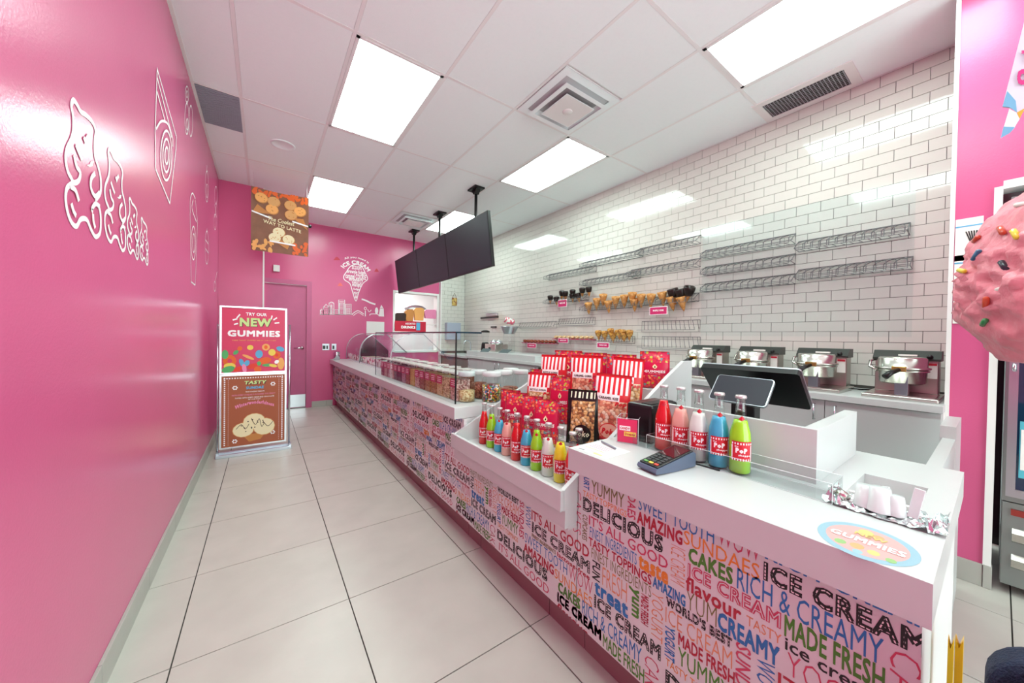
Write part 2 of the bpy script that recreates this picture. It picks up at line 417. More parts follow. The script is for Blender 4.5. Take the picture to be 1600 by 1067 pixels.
N2 = [("WORLD'S BEST", -.586, -.399, .445, .474, BK, 8), ('ICE CREAM', -.587, -.398, .392, .44, PE, -.01), ('MADE FRESH', -.545, -.391, .352, .39, RD, .02), ('YUMMY', -.545, -.40, .295, .347, GR, 0), ('TASTY TOPPINGS', -.583, -.40, .262, .285, OR, 0),
      ('DELICIOUS', -.583, -.18, .195, .25, BK, 8), ("IT'S ALL GOOD", -.565, -.17, .146, .187, PK, 0), ("IT'S ALL GOOD", -.297, .055, .422, .468, RD, .01), ('ICE CREAM', -.293, .06, .366, .415, BK, 8), ('FINEST INGREDIENTS', -.293, -.13, .343, .36, OL, .01), ('lactose-free', -.12, .06, .343, .362, RD, .02),
      ('SWEET TOOTH', -.345, -.06, .295, .34, BL, -.005), ('WOW', -.05, .075, .29, .345, PK, -.015), ('AMAZING', -.352, -.14, .248, .29, RD, .03), ('SUNDAES', -.135, .075, .245, .285, OR, 0), ('CAKES', -.11, .012, .20, .243, GR, .03), ('ICE CREAM', -.115, .12, .155, .195, PK, 9)]
N2V = [('SUNDAES', -.39, -.355, .30, .474, PK, .01), ('WOW', -.342, -.303, .375, .472, BL, 0), ('YOGURT', -.588, -.555, .285, .387, BL, .02)]
L2 = [('FINEST INGREDIENTS', -.888, -.637, .435, .472, OL, -.005), ('TASTY TOPPINGS', -.903, -.637, .474, .507, RD, .015), ('FINEST INGREDIENTS', -.898, -.692, .510, .548, BL, 0), ("IT'S ALL GOOD", -.903, -.583, .553, .59, PK, .005), ('taste', -.685, -.581, .507, .55, OR, .04),
      ('DELICIOUS', -.935, -.60, .595, .648, BK, 8), ('TASTY TOPPINGS', -.936, -.735, .650, .672, OR, 0), ('YUMMY', -.894, -.746, .676, .725, OL, 0), ('AMAZING', -.694, -.539, .65, .692, RD, .03), ('SWEET TOOTH', -.69, -.45, .697, .74, BL, 0),
      ('CAKES', -1.067, -.94, .20, .243, GR, .02), ('RICH & CREAMY', -.93, -.667, .195, .25, BL, 0), ('ICE CREAM', -1.07, -.835, .155, .195, PK, 9), ('MADE FRESH', -.826, -.656, .142, .19, GR, .01), ('flavour', -1.07, -.9, .115, .152, RD, .02), ('ice cream', -.83, -.66, .105, .135, BK, .01),
      ('treat', -.87, -.722, .31, .357, BL, .04), ('ICE CREAM', -.871, -.60, .258, .307, BK, 8), ('FRESH', -.834, -.728, .362, .43, PE, -.01)]
L2V = [('FUN', -.883, -.845, .362, .43, BK, .02), ('yum', -.72, -.68, .335, .43, GR, .03), ('MADE FRESH', -.673, -.645, .335, .43, RD, .02), ('YOGURT', -.635, -.595, .315, .462, PE, -.01), ('CAKES', -.655, -.605, .10, .245, PK, -.015), ('CUPCAKES', -.936, -.911, .482, .58, OL, .01),
       ('CAKES', -.987, -.945, .489, .66, PK, -.015), ('YOGURT', -.934, -.905, .68, .78, BL, .02), ('SUNDAES', -.732, -.70, .655, .80, PK, .01)]
RES = [2]
def word(mb, wd, s_off, X, vert):
    t, s0, s1, z0, z1, c, wt = wd
    s0 += s_off; s1 += s_off
    if vert: o = (X, -s0, z1); u = (0, 0, z0-z1); v = (0, -(s1-s0), 0)
    else: o = (X, -s0, z0); u = (0, -(s1-s0), 0); v = (0, 0, z1-z0)
    if wt >= 8:
        put_text(mb, t, o, u, v, c, off=.045, res=RES[0])
        o2 = (o[0]-.001, o[1], o[2])
        put_text(mb, t, o2, u, v, 8 if wt == 8 else 9, off=-.022, ref=.045, res=RES[0])
    else: put_text(mb, t, o, u, v, c, off=wt, res=RES[0])
def dotmat():
    m = D.materials.new('marquee_dots'); m.use_nodes = True; nt = m.node_tree; b = nt.nodes['Principled BSDF']
    tc = nt.nodes.new('ShaderNodeTexCoord'); vo = nt.nodes.new('ShaderNodeTexVoronoi'); vo.inputs['Scale'].default_value = 110; vo.inputs['Randomness'].default_value = .15
    nt.links.new(tc.outputs['Object'], vo.inputs['Vector'])
    r = nt.nodes.new('ShaderNodeValToRGB'); r.color_ramp.elements[0].position = .42; r.color_ramp.elements[0].color = lin('#efe2e2'); r.color_ramp.elements[1].position = .50; r.color_ramp.elements[1].color = lin('#1c191b')
    nt.links.new(vo.outputs[0], r.inputs[0]); nt.links.new(r.outputs[0], b.inputs['Base Color']); return m
printm = [mat('print_%d' % i, c, rough=.4) for i, c in enumerate(PAL)]+[dotmat(), wallpaper]
def clip(o, planes):
    bm = bmesh.new(); bm.from_mesh(o.data)
    for co, no in planes: bmesh.ops.bisect_plane(bm, geom=bm.verts[:]+bm.edges[:]+bm.faces[:], plane_co=co, plane_no=no, clear_outer=True)
    bm.to_mesh(o.data); bm.free()
XPAN = 1.0
# long counter (far) and till counter (near): one run of cabinetry each
far = empty('service_counter', (1.3, 4.4, 0), 0, 'long white-topped counter with word-print front running to the far wall', 'counter')
def local(o, e): o.location = -Vector(e.location); return o
local(MB().box(XPAN, 1.19, 4.15, YB-.012, .135, .745).box(XPAN, 1.9, 1.955, 4.15, .135, .745).build('cabinet_body', wallpaper, far), far)
local(MB().box(.945, 1.188, 4.15, YB-.001, .747, .818, b=.002).box(.945, 1.62, 1.955, 4.15, .747, .818, b=.002).build('worktop', white, far), far)
k_ = 0
for y in [1.802-.0+.6198*k for k in range(0, 9)]:
    y0, y1 = max(y, 1.955)+.001, min(y+.6198, YB-.012)-.001
    if y1-y0 > .02: local(MB().box(1.055, 1.07, y0, y1, 0, .135, b=.001).build('kick_tile', kick, far), far)
local(MB().box(1.072, 1.188, 1.96, YB-.02, 0, .134).build('plinth', kick, far), far)
till = empty('till_counter', (1.4, .5, 0), 0, 'near white till counter with word-print front and square cut-out', 'counter')
local(MB().box(XPAN, 1.85, .075, .96, .135, .76).build('cabinet_body', wallpaper, till), till)
HX0, HX1, HY0, HY1 = 1.275, 1.56, .113, .247
wt_ = MB().box(.945, HX0, .06, .965, .755, .837).box(HX1, 1.86, .06, .965, .755, .837).box(HX0, HX1, HY1, .965, .755, .837).box(HX0, HX1, .06, HY0, .755, .837)
local(wt_.build('worktop', white, till), till)
local(MB().box(HX0+.001, HX1-.001, HY0+.001, HY1-.001, .7605, .765).box(1.365, 1.38, HY0, HY1, .765, .829).box(HX0+.001, HX1-.001, HY1-.004, HY1-.001, .765, .80).build('bin_liner', whitep, till), till)
for y0, y1 in ((.08, .56), (.562, .965)):
    local(MB().box(1.055, 1.07, y0+.001, y1-.001, 0, .135, b=.001).build('kick_tile', kick, till), till)
local(MB().box(1.072, 1.8, .08, .96, 0, .134).build('plinth', kick, till), till)
# printed words on both fronts
def words(parent, offs, planes, near_part):
    mb = MB()
    for so in offs:
        for wd in L2: word(mb, wd, so, XPAN-.0006, False)
        for wd in L2V: word(mb, wd, so, XPAN-.0006, True)
        for wd in NR+N2: word(mb, wd, so-.955, XPAN-.0006, False)
        for wd in NRV+N2V: word(mb, wd, so-.955, XPAN-.0006, True)
    if near_part:
        for wd in NR+N2: word(mb, wd, 0, XPAN-.0006, False)
        for wd in NRV+N2V: word(mb, wd, 0, XPAN-.0006, True)
    o = mb.build('printed_words', printm, parent); clip(o, planes); o['label'] = 'colourful ice cream words printed on the front'
    o.location = -Vector(parent.location)
words(till, [0], [((0, 0, .136), (0, 0, -1)), ((0, .075, 0), (0, -1, 0)), ((0, .9655, 0), (0, 1, 0)), ((0, 0, .754), (0, 0, 1))], True)
RES[0] = 1
words(far, [-.955*k for k in range(1, 7)], [((0, 0, .136), (0, 0, -1)), ((0, 1.956, 0), (0, -1, 0)), ((0, YB-.013, 0), (0, 1, 0)), ((0, 0, .744), (0, 0, 1))], False)
# candy display bay
bay = empty('display_bay', (1.35, 1.46, 0), 0, 'white stepped display bay set into the counter holding bottles and bags', 'display stand')
def bl(mb, n, m): return local(mb.build(n, m, bay), bay)
bl(MB().box(XPAN, 1.85, .9655, 1.953, .135, .514), 'cabinet_body', wallpaper)
for y0, y1 in ((.966, 1.18), (1.182, 1.80), (1.802, 1.953)): bl(MB().box(1.055, 1.07, y0+.001, y1-.001, 0, .135, b=.001), 'kick_tile', kick)
bl(MB().box(1.072, 1.8, .987, 1.953, 0, .134), 'plinth', kick)
RES[0] = 2
words(bay, [0, -.955], [((0, 0, .136), (0, 0, -1)), ((0, .9655, 0), (0, -1, 0)), ((0, 1.954, 0), (0, 1, 0)), ((0, 0, .594), (0, 0, 1))], False)
bl(MB().box(XPAN, XPAN+.02, .9655, 1.93, .514, .594), 'front_board', wallpaper)
bl(MB().box(XPAN, XPAN+.02, 1.932, 1.954, .514, .745), 'front_board', wallpaper)
bl(MB().box(.91, .928, .966, 1.93, .597, .677, b=.0015).box(.935, .952, .9662, 1.93, .525, .5949).box(.9285, .9995, .9668, 1.93, .595, .602).box(.952, .9995, .9665, 1.93, .515, .53).box(.9521, .9993, .9675, .984, .53, .5949), 'front_lip', white)
bl(MB().box(.928, 1.15, .985, 1.912, .602, .62), 'bottle_shelf', white)
steps = [(1.152, 1.215, .70), (1.215, 1.275, .745), (1.275, 1.37, .775), (1.37, 1.50, .85), (1.50, 1.62, .92), (1.62, 1.80, .995)]
for x0, x1, z in steps: bl(MB().box(x0, x1, .985, 1.912, z-.09, z).box(x0, x1, .985, 1.912, .5, z-.09), 'step', white)
prof = [(.928, .60), (.928, .675), (1.0, .716), (1.43, .962), (1.63, 1.074), (1.77, 1.145), (1.85, 1.145), (1.85, .60)]
bl(MB().prism(prof, 'y', .966, .985), 'side_panel', white)
proL = [(.928, .60), (.928, .668), (1.304, .862), (1.446, .925), (1.77, 1.10), (1.85, 1.10), (1.85, .60)]
bl(MB().prism(proL, 'y', 1.912, 1.931), 'side_panel', white)
bl(MB().box(1.832, 1.85, .985, 1.912, .6, 1.10), 'back_panel', white)
# low gate wall behind the till counter
gt = empty('low_partition', (2.3, .12, 0), 0, 'low white partition with a raised end post between till and pink wall', 'partition')
local(MB().box(1.862, 2.5, .107, .145, 0, .83, b=.001).build('panel', white, gt), gt)
local(MB().box(2.5, 2.86, .106, .153, 0, .885, b=.001).build('post', white, gt), gt)
# till surround box
bx = empty('till_surround', (1.5, .55, .837), 0, 'low white L-shaped surround boxing in the till on the counter', 'partition')
local(MB().box(1.315, 1.335, .31, .80, .837, .998, b=.001).build('front_panel', white, bx), bx)
local(MB().box(1.335, 1.80, .31, .345, .837, .998, b=.001).build('side_panel', white, bx), bx)

# ================================================================== BACK COUNTER
bk = empty('back_counter', (3.2, 3.0, 0), 0, 'white back counter along the tiled wall carrying the waffle irons', 'counter')
def kl(mb, n, m, lab=None):
    o = local(mb.build(n, m, bk), bk)
    if lab: o['label'] = lab
    return o
kl(MB().box(2.905, XR+.004, .168, 5.60, .885, .925, b=.002), 'worktop', white)
kl(MB().box(2.96, XR+.004, .17, 5.60, .10, .884), 'cabinet_body', whitep)
kl(MB().box(3.0, XR, .17, 5.6, 0, .10), 'plinth', grout)
dy = [.175, .66, 1.15, 1.64, 2.13, 2.62, 3.11, 3.6, 4.09, 4.58, 5.07, 5.56]
hm = MB().tube([(0, 0, -.05), (-.028, 0, -.05), (-.028, 0, .05), (0, 0, .05)], .005, 6).mesh('handle', chrome)
for k in range(len(dy)-1):
    if k == 6: continue
    d = kl(MB().box(2.942, 2.959, dy[k]+.002, dy[k+1]-.002, .11, .878, b=.001), 'cupboard_door', white)
    obj('handle', hm, d, (2.942, dy[k]+(.05 if k % 2 else .43), .80))
kl(MB().box(2.9415, 2.96, dy[6]+.01, dy[7]-.01, .35, .86), 'bay_shade_panel', mat('bay_shadow', '#4a463f', rough=.8))  # flat dark panel, the shade of an open bay put into its colour
# raised far worktop
rs = empty('raised_worktop', (3.2, 4.6, .925), 0, 'raised white worktop block at the far end of the back counter', 'counter')
local(MB().box(2.93, XR+.003, 3.65, 5.60, .926, 1.005, b=.002).build('block', white, rs), rs)
# sink unit in the corner
sk = empty('sink_unit', (3.2, 6.2, 0), 0, 'small sink with swan-neck tap in the far tiled corner', 'sink')
local(MB().box(2.95, XR, 5.62, 6.85, .86, .90, b=.003).build('worktop', white, sk), sk)
local(MB().box(3.0, XR, 5.64, 6.84, .0, .859).build('cabinet_body', mat('grey_cupboard', '#86847d', rough=.5), sk), sk)
local(MB().tube([(3.33, 6.2, .90), (3.33, 6.2, 1.12), (3.30, 6.2, 1.17), (3.24, 6.2, 1.18), (3.19, 6.2, 1.15), (3.18, 6.2, 1.10)], .011, 8).build('tap', chrome, sk), sk)
local(MB().tube([(3.33, 6.12, .90), (3.33, 6.12, .96), (3.29, 6.1, .97)], .009, 8).tube([(3.33, 6.28, .90), (3.33, 6.28, .96), (3.29, 6.3, .97)], .009, 8).build('tap_lever', chrome, sk), sk)

# ================================================================== WAFFLE IRONS
redl = mat('red_print', '#c8253a', rough=.5); paper = mat('white_paper', '#f3f1ec', rough=.6); dgrey = mat('dark_grey', '#2d302c', rough=.4)
brownst = mat('warm_steel', '#a59c95', rough=.3, metal=1); rubber = mat('black_rubber', '#161616', rough=.6)
def waffle_iron(loc, label):
    e = empty('waffle_iron', loc, 0, label, 'waffle iron', 'waffle irons on the back counter')
    # local: -x faces the shop, y along the counter
    MB().box(-.20, .20, -.155, .155, 0, .022, b=.004).box(-.185, .12, -.14, .14, .0221, .026).build('base_tray', steel, e)
    MB().box(.07, .19, -.135, .135, .026, .235, b=.003).build('housing', brownst, e)
    MB().prism([(.05, .225), (.05, .238), (.10, .285), (.19, .285), (.19, .225)], 'y', -.145, .145).build('control_panel', dgrey, e)
    MB().box(.046, .0655, -.05, .03, .252, .262).build('maker_plate', paper, e).rotation_euler = (0, 0, 0)
    MB().lathe([(.014, 0), (.012, .018)], 10, M=Matrix.Translation((.062, -.10, .25)) @ Matrix.Rotation(-PI/2, 4, 'Y')).build('knob', black, e)
    lb = MB().box(.0665, .0695, -.13, -.085, .12, .215).build('warning_label', paper, e)
    MB().box(.065, .0664, -.128, -.087, .198, .212).build('warning_stripe', redl, lb)
    MB().lathe([(.0, .088), (.085, .088), (.098, .096), (.103, .160), (.112, .163), (.112, .170), (.103, .172)], 28, c=(-.055, 0, 0)).build('lower_plate', steel, e)
    MB().lathe([(.103, .173), (.116, .176), (.118, .186), (.105, .189), (.104, .238), (.097, .248), (0, .251)], 28, c=(-.055, 0, 0)).build('upper_plate', steel, e)
    MB().box(-.150, -.095, -.035, .02, .026, .145, b=.002).build('support_post', mat('blue_steel', '#8d929c', rough=.3, metal=.9), e)
    MB().box(-.185, -.160, -.03, .03, .165, .195, b=.003).build('latch', mat('brass', '#b39a5a', rough=.3, metal=1), e)
    MB().tube([(-.18, -.0, .175), (-.22, .03, .155), (-.25, .045, .135)], [.012, .015, .017], 10).build('handle', black, e)
    MB().tube([(-.03, .112, .16), (-.0, .150, .18), (.03, .152, .215), (.06, .13, .225)], .008, 8).build('hinge_arm', steel, e)
    return e
WI = [((3.19, .345, .9255), 'chrome waffle iron nearest the pink wall at the right end of the back counter'), ((3.19, .755, .9255), 'chrome waffle iron second from the pink wall, just right of the big till screen'), ((3.19, 1.155, .9255), 'chrome waffle iron third from the pink wall, half behind the big till screen'), ((3.19, 1.565, .9255), 'chrome waffle iron farthest left, left of the big till screen')]
w0 = waffle_iron(*WI[0])
for l, t in WI[1:]: copy_tree(w0, None, l, None, t)
for y, t in ((.55, 'black power cord between the two nearest waffle irons'),):
    tag(MB().tube([(3.42, .50, .94), (3.40, .52, .932), (3.36, .56, .931), (3.38, .62, .931), (3.43, .66, .95)], .005, 6).build('power_cord', rubber), t, 'cable')

# ================================================================== MENU SCREENS
MX = 2.18
SC = ['nearest of the three hanging black menu screens, closest to the camera', 'middle one of the three hanging black menu screens', 'farthest of the three hanging black menu screens, nearest to the pink wall']
def menu_screen(loc, label):
    e = empty('menu_screen', loc, 0, label, 'screen', 'hanging menu screens')
    ang = math.atan2(.075, .61)
    M = Matrix.Translation((-.13, 0, -.78)) @ Matrix.Rotation(-ang, 4, 'Y')
    MB().box(-.0, .04, -.568, .568, -.31, .31, b=.004, M=M).build('casing', black, e)
    MB().box(-.0022, -.0006, -.558, .558, -.30, .30, M=M).build('display', screen, e)
    MB().box(.041, .075, -.12, .12, -.12, .12, M=M).build('bracket', black, e)
    MB().box(-.07, .07, -.10, .10, -.022, -.001, b=.002).prism([(-.06, -.022), (.06, -.022), (.02, -.075), (-.02, -.075)], 'x', -.03, .03).build('ceiling_plate', black, e)
    MB().tube([(0, 0, -.06), (0, 0, -.74)], .019, 12).tube([(0, 0, -.73), (-.05, 0, -.76)], .02, 8).build('pole', black, e)
    return e
m0 = menu_screen((MX, 3.97, H), SC[0])
copy_tree(m0, None, (MX, 5.11, H), None, SC[1]); copy_tree(m0, None, (MX, 6.25, H), None, SC[2])

# ================================================================== PRINTED BOARDS
def planeY(y):  # painter on a vertical plane facing the camera side (-Y)
    return lambda a, b: (a, y, b)
peach = mat('peach_print', '#f2ae62'); cream = mat('cream_print', '#f0e3b8'); cone_p = mat('cone_print', '#c98545'); orange_p = mat('orange_leaf_print', '#e8672a')
tanp = mat('tan_print', '#d9a265'); brown_p = mat('wood_print', '#8a5a42', var=.12, vscale=9); brick_p = mat('russet_print', '#a85a3a'); choco = mat('chocolate_print', '#3a2420')
magenta = mat('magenta_print', '#d8305f', rough=.35); green_p = mat('green_print', '#57b36a'); blue_p = mat('blue_print', '#5fb0d8'); yellow_p = mat('yellow_print', '#f0d45a'); wprint = mat('white_print', '#ffffff', rough=.5)
lime_p = mat('lime_print', '#cfe89a'); red_p = mat('candy_red_print', '#e8402f'); pinkp = mat('light_pink_print', '#f08fb8')
PM = [peach, cream, cone_p, orange_p, tanp, brown_p, brick_p, choco, magenta, green_p, blue_p, yellow_p, wprint, lime_p, red_p, pinkp]
PI_ = {n: i for i, n in enumerate(['peach', 'cream', 'cone', 'orange', 'tan', 'wood', 'brick', 'choco', 'magenta', 'green', 'blue', 'yellow', 'white', 'lime', 'red', 'pink'])}
# hanging poster: slightly bowed sheet, two cords
py_ = 5.2
hp = empty('hanging_poster', (.17, py_, 2.6), 0, 'orange and brown autumn ice cream poster hanging from the ceiling before the pink pillar', 'poster')
px0, px1, pz0, pz1 = -.125, .455, 2.235, 2.975
def pp(a, b, d=0):
    x = px0+(px1-px0)*a; z = pz0+(pz1-pz0)*b
    return (x-.17, (.05*math.sin(PI*a)-.02)*(b) - d, z-2.6 + .0*a)
sh = MB(); n = 10
for i in range(n):
    for j in range(6): sh.quad(pp(i/n, j/6), pp((i+1)/n, j/6), pp((i+1)/n, (j+1)/6), pp(i/n, (j+1)/6))
sh.build('sheet', brown_p, hp)
art = MB()
PN = [0]
def pd(c, rx, ry, m, d, rot=0, n=14):
    PN[0] += 1; d += .000012*PN[0]; disc(art, c, rx, ry, lambda a, b: pp(a, b, d), PI_[m], n, rot)
random.seed(3)
for k in range(70):   # leaves along the top and lower edges
    if k < 36: a, b = random.random(), 1-random.random()*.10
    elif k < 54: a, b = random.random()*.35, random.random()*.17
    else: a, b = .72+random.random()*.28, random.random()*.22
    a = min(max(a, .05), .95); b = min(max(b, .03), .97)
    pd((a, b), .03+.03*random.random(), .02+.015*random.random(), 'peach' if (k >= 36 and k < 54) else 'orange', .002+.00005*k, random.random()*3, 7)
for c, m in (((.17, .85), 'peach'), ((.38, .83), 'tan'), ((.35, .70), 'peach'), ((.67, .82), 'tan'), ((.84, .74), 'peach'), ((.68, .66), 'tan'), ((.47, .34), 'cream'), ((.40, .24), 'cream'), ((.64, .24), 'cream')):
    pd(c, .115, .085, 'cone', .006); pd((c[0]-.004, c[1]+.006), .105, .077, m, .0065)
    for q in range(5): pd((c[0]+random.uniform(-.06, .06), c[1]+random.uniform(-.05, .05)), .012, .008, 'cone' if m != 'cream' else 'tan', .007, 0, 6)
art.add([pp(.10, .74, .004), pp(.32, .62, .004), pp(.02, .60, .004)], [(0, 1, 2)], 2); art.add([pp(.72, .62, .004), pp(.90, .63, .004), pp(.98, .45, .004)], [(0, 1, 2)], 2); art.add([pp(.32, .22, .004), pp(.68, .22, .004), pp(.62, .08, .004)], [(0, 1, 2)], 2)
for a0, b0, a1, b1 in ((.01, .60, .33, .54), (.70, .55, .99, .50), (.31, .17, .76, .15)):
    art.add([pp(a0, b0, .0075), pp(a0, b0+.025, .0075), pp(a1, b1+.025, .0075), pp(a1, b1, .0075)], [(0, 3, 2, 1)], PI_['white'])
put_text(art, 'The Coolest', (0, 0, 0), (1, 0, 0), (0, 0, 1), PI_['cream'], off=.015, shear=.25, bend=lambda a, b: pp(.28+.46*a, .515-.03*a+.07*b, .009))
put_text(art, 'WAY TO LATTE', (0, 0, 0), (1, 0, 0), (0, 0, 1), PI_['cream'], off=.02, bend=lambda a, b: pp(.20+.66*a, .465-.085*a+.055*b, .009))
art.build('printed_picture', PM, hp)
MB().tube([(px0-.15, -.02, pz1-2.6), (px0-.15, -.02, H-2.6-.003)], .0015, 4).tube([(px1-.19, -.02, pz1-2.6), (px1-.19, -.02, H-2.6-.003)], .0015, 4).build('hanging_cord', mat('clear_cord', '#cfcfcf'), hp)
MB().lathe([(.0, 0), (.022, 0), (.022, .01), (0, .01)], 12, M=Matrix.Translation((px1-.155, .02, 2.63-2.6)) @ Matrix.Rotation(PI/2, 4, 'X')).build('clip', black, hp)

# floor sign stand with two boards
st = empty('sign_stand', (-.06, 4.62, 0), 0, 'chrome floor sign stand holding a pink gummies board above a brown sundae board', 'sign stand')
def rodbox(mb, x0, x1, z0, z1, w=.016, y0=-.012, y1=.012):
    mb.box(x0, x0+w, y0, y1, z0, z1).box(x1-w, x1, y0, y1, z0, z1).box(x0+w, x1-w, y0, y1, z1-w, z1).box(x0+w, x1-w, y0, y1, z0, z0+w)
fm = MB(); rodbox(fm, -.295, .268, .835, 1.53); fm.build('upper_frame', chrome, st)
fm = MB(); rodbox(fm, -.295, .268, .075, .832); fm.build('lower_frame', chrome, st)
fm = MB().tube([(-.312, .012, .03), (-.312, .012, 1.345)], .009, 8).tube([(.295, .012, .03), (.295, .012, 1.355)], .009, 8); fm.build('side_post', chrome, st)
MB().box(-.32, .315, -.075, -.045, 0, .03, b=.003).box(-.32, .315, .045, .075, 0, .03, b=.003).box(-.318, -.297, -.045, .045, .002, .05).box(.292, .313, -.045, .045, .002, .05).box(-.297, .292, -.045, .045, .008, .012).build('base', alum, st)
ub = MB().box(-.279, .252, -.004, .004, .851, 1.514).build('upper_board', magenta, st)
lb = MB().box(-.279, .252, -.004, .004, .091, .816).build('lower_board', brick_p, st)
def pu(a, b, d=0): return (-.279+.531*a, -.0045-d, .851+.663*b)
def pl_(a, b, d=0): return (-.279+.531*a, -.0045-d, .091+.725*b)
art = MB()
put_text(art, 'TRY OUR', (0,)*3, (1, 0, 0), (0, 0, 1), PI_['white'], off=.03, bend=lambda a, b: pu(.36+.33*a, .885+.05*b, .0015))
put_text(art, 'NEW', (0,)*3, (1, 0, 0), (0, 0, 1), PI_['choco'], off=.06, bend=lambda a, b: pu(.272+.50*a, .708+.135*b, .001))
put_text(art, 'NEW', (0,)*3, (1, 0, 0), (0, 0, 1), PI_['lime'], off=.045, bend=lambda a, b: pu(.265+.50*a, .715+.135*b, .002))
put_text(art, 'GUMMIES', (0,)*3, (1, 0, 0), (0, 0, 1), PI_['white'], off=.045, bend=lambda a, b: pu(.085+.83*a, .555+.10*b, .002))
put_text(art, 'THESE TANGY GUMMIES ARE SO YUM TO EAT', (0,)*3, (1, 0, 0), (0, 0, 1), PI_['peach'], off=.01, res=1, bend=lambda a, b: pu(.15+.70*a, .488+.018*b, .002))
for a0, b0, a1, b1 in ((.22, .84, .27, .90), (.16, .81, .23, .83), (.18, .74, .24, .76), (.76, .84, .78, .90), (.80, .83, .86, .87), (.82, .78, .90, .79)):
    ribbon(art, [(a0, b0), (a1, b1)], .022, lambda a, b: pu(a, b, .002), mi=PI_['white'])
BN = [0]
def blob(c, rx, ry, m, d=.002, rot=0):
    BN[0] += 1; d += .00004*BN[0]; disc(art, c, rx, ry, lambda a, b: pu(a, b, d), PI_[m], 14, rot)
for c, rx, ry, m, rot in (((.43, .385), .05, .04, 'yellow', 0), ((.68, .39), .065, .055, 'peach', 0), ((.27, .37), .04, .035, 'orange', .5), ((.21, .31), .045, .03, 'green', .6), ((.57, .28), .06, .065, 'blue', 0), ((.78, .305), .06, .055, 'yellow', 0), ((.86, .26), .065, .06, 'orange', 0), ((.12, .18), .10, .09, 'orange', 0), ((.12, .10), .09, .05, 'yellow', 0), ((.10, .05), .10, .05, 'green', .2), ((.40, .235), .10, .022, 'peach', -.4), ((.30, .15), .035, .065, 'blue', .4), ((.38, .14), .04, .05, 'blue', -.6), ((.34, .06), .035, .07, 'pink', .2), ((.66, .17), .11, .055, 'orange', .2), ((.57, .13), .035, .035, 'green', 0), ((.72, .10), .10, .025, 'green', 0), ((.80, .09), .07, .025, 'yellow', -.2), ((.47, .09), .08, .04, 'red', .3), ((.55, .04), .06, .045, 'orange', 0), ((.93, .12), .06, .10, 'peach', 0), ((.24, .05), .07, .035, 'red', .4), ((.05, .28), .05, .07, 'green', 0), ((.92, .36), .07, .04, 'blue', -.3), ((.86, .15), .04, .03, 'white', .4)):
    blob(c, rx, ry, m, .002+.0001*random.random(), rot)
for c, r, m in (((.12, .18), .035, 'magenta'), ((.68, .39), .03, 'orange'), ((.86, .26), .028, 'red')): blob(c, r, r, m, .0025)
art.build('printed_picture', PM, ub)
art = MB()
QN = [0]
def qb(c, rx, ry, m, d=.002, rot=0, n=14):
    QN[0] += 1; d += .00001*(QN[0] % 250); disc(art, c, rx, ry, lambda a, b: pl_(a, b, d), PI_[m], n, rot)
for k in range(34):
    b = .03+.94*k/33
    for a in (.045, .955): qb((a, b), .014, .009, 'white', .001, 0, 8)
    for a in (.10, .90): qb((a, b), .005, .004, 'white', .001, 0, 6)
for k in range(24): qb((.04+.92*k/23, .965), .012, .010, 'white', .001, 0, 8)
put_text(art, 'TASTY', (0,)*3, (1, 0, 0), (0, 0, 1), PI_['choco'], off=.06, bend=lambda a, b: pl_(.35+.35*a, .865+.05*b, .001))
put_text(art, 'TASTY', (0,)*3, (1, 0, 0), (0, 0, 1), PI_['lime'], off=.035, shear=.15, bend=lambda a, b: pl_(.345+.35*a, .87+.05*b, .002))
put_text(art, 'SUNDAE', (0,)*3, (1, 0, 0), (0, 0, 1), PI_['blue'], off=.045, bend=lambda a, b: pl_(.37+.28*a, .80+.04*b, .002))
for c in ((.20, .83), (.80, .86), (.20, .07), (.80, .14)):
    for q in range(6): qb((c[0]+.03*math.cos(q*PI/3), c[1]+.022*math.sin(q*PI/3)), .014, .010, 'white', .0015, 0, 8)
for t, a0, a1, b0, h, m in (('THIS HOLIDAY SEASON', .36, .66, .755, .016, 'white'), ('WITH EVERY SUNDAE PURCHASED YOU ENJOY', .15, .84, .705, .026, 'pink'), ('TOPPED WITH SWEET CREAM AND CHOCOLATE', .20, .82, .67, .018, 'white'), ('GET YOURS TODAY', .40, .60, .645, .014, 'white'), ('Winterwonderfulness', .20, .82, .545, .055, 'pink')):
    arch = .06 if t[0:6] == 'Winter' else 0
    put_text(art, t, (0,)*3, (1, 0, 0), (0, 0, 1), PI_[m], off=.03 if arch else .005, res=1, bend=lambda a, b, a0=a0, a1=a1, b0=b0, h=h, arch=arch: pl_(a0+(a1-a0)*a, b0-arch*.4+arch*math.sin(PI*a)+h*b, .002))
art.add([pl_(.32, .14, .0015), pl_(.42, .04, .0015), pl_(.60, .06, .0015), pl_(.70, .16, .0015)], [(0, 1, 2, 3)], 2)
for c, rx, ry in (((.33, .22), .16, .10), ((.66, .24), .17, .12), ((.50, .33), .17, .11)): qb(c, rx+.01, ry+.008, 'tan', .002); qb(c, rx, ry, 'cream', .0022)
for p in ([(.22, .24), (.30, .30), (.36, .23), (.42, .30)], [(.45, .38), (.52, .28), (.58, .36), (.62, .24), (.66, .30)], [(.64, .32), (.72, .24), (.80, .30)]):
    ribbon(art, smooth_path(p), .008, lambda a, b: pl_(a, b, .006), mi=PI_['choco'])
for k in range(12): qb((.28+.5*random.random(), .18+.2*random.random()), .012, .008, 'choco', .003, 0, 6)
art.build('printed_picture', PM, lb)

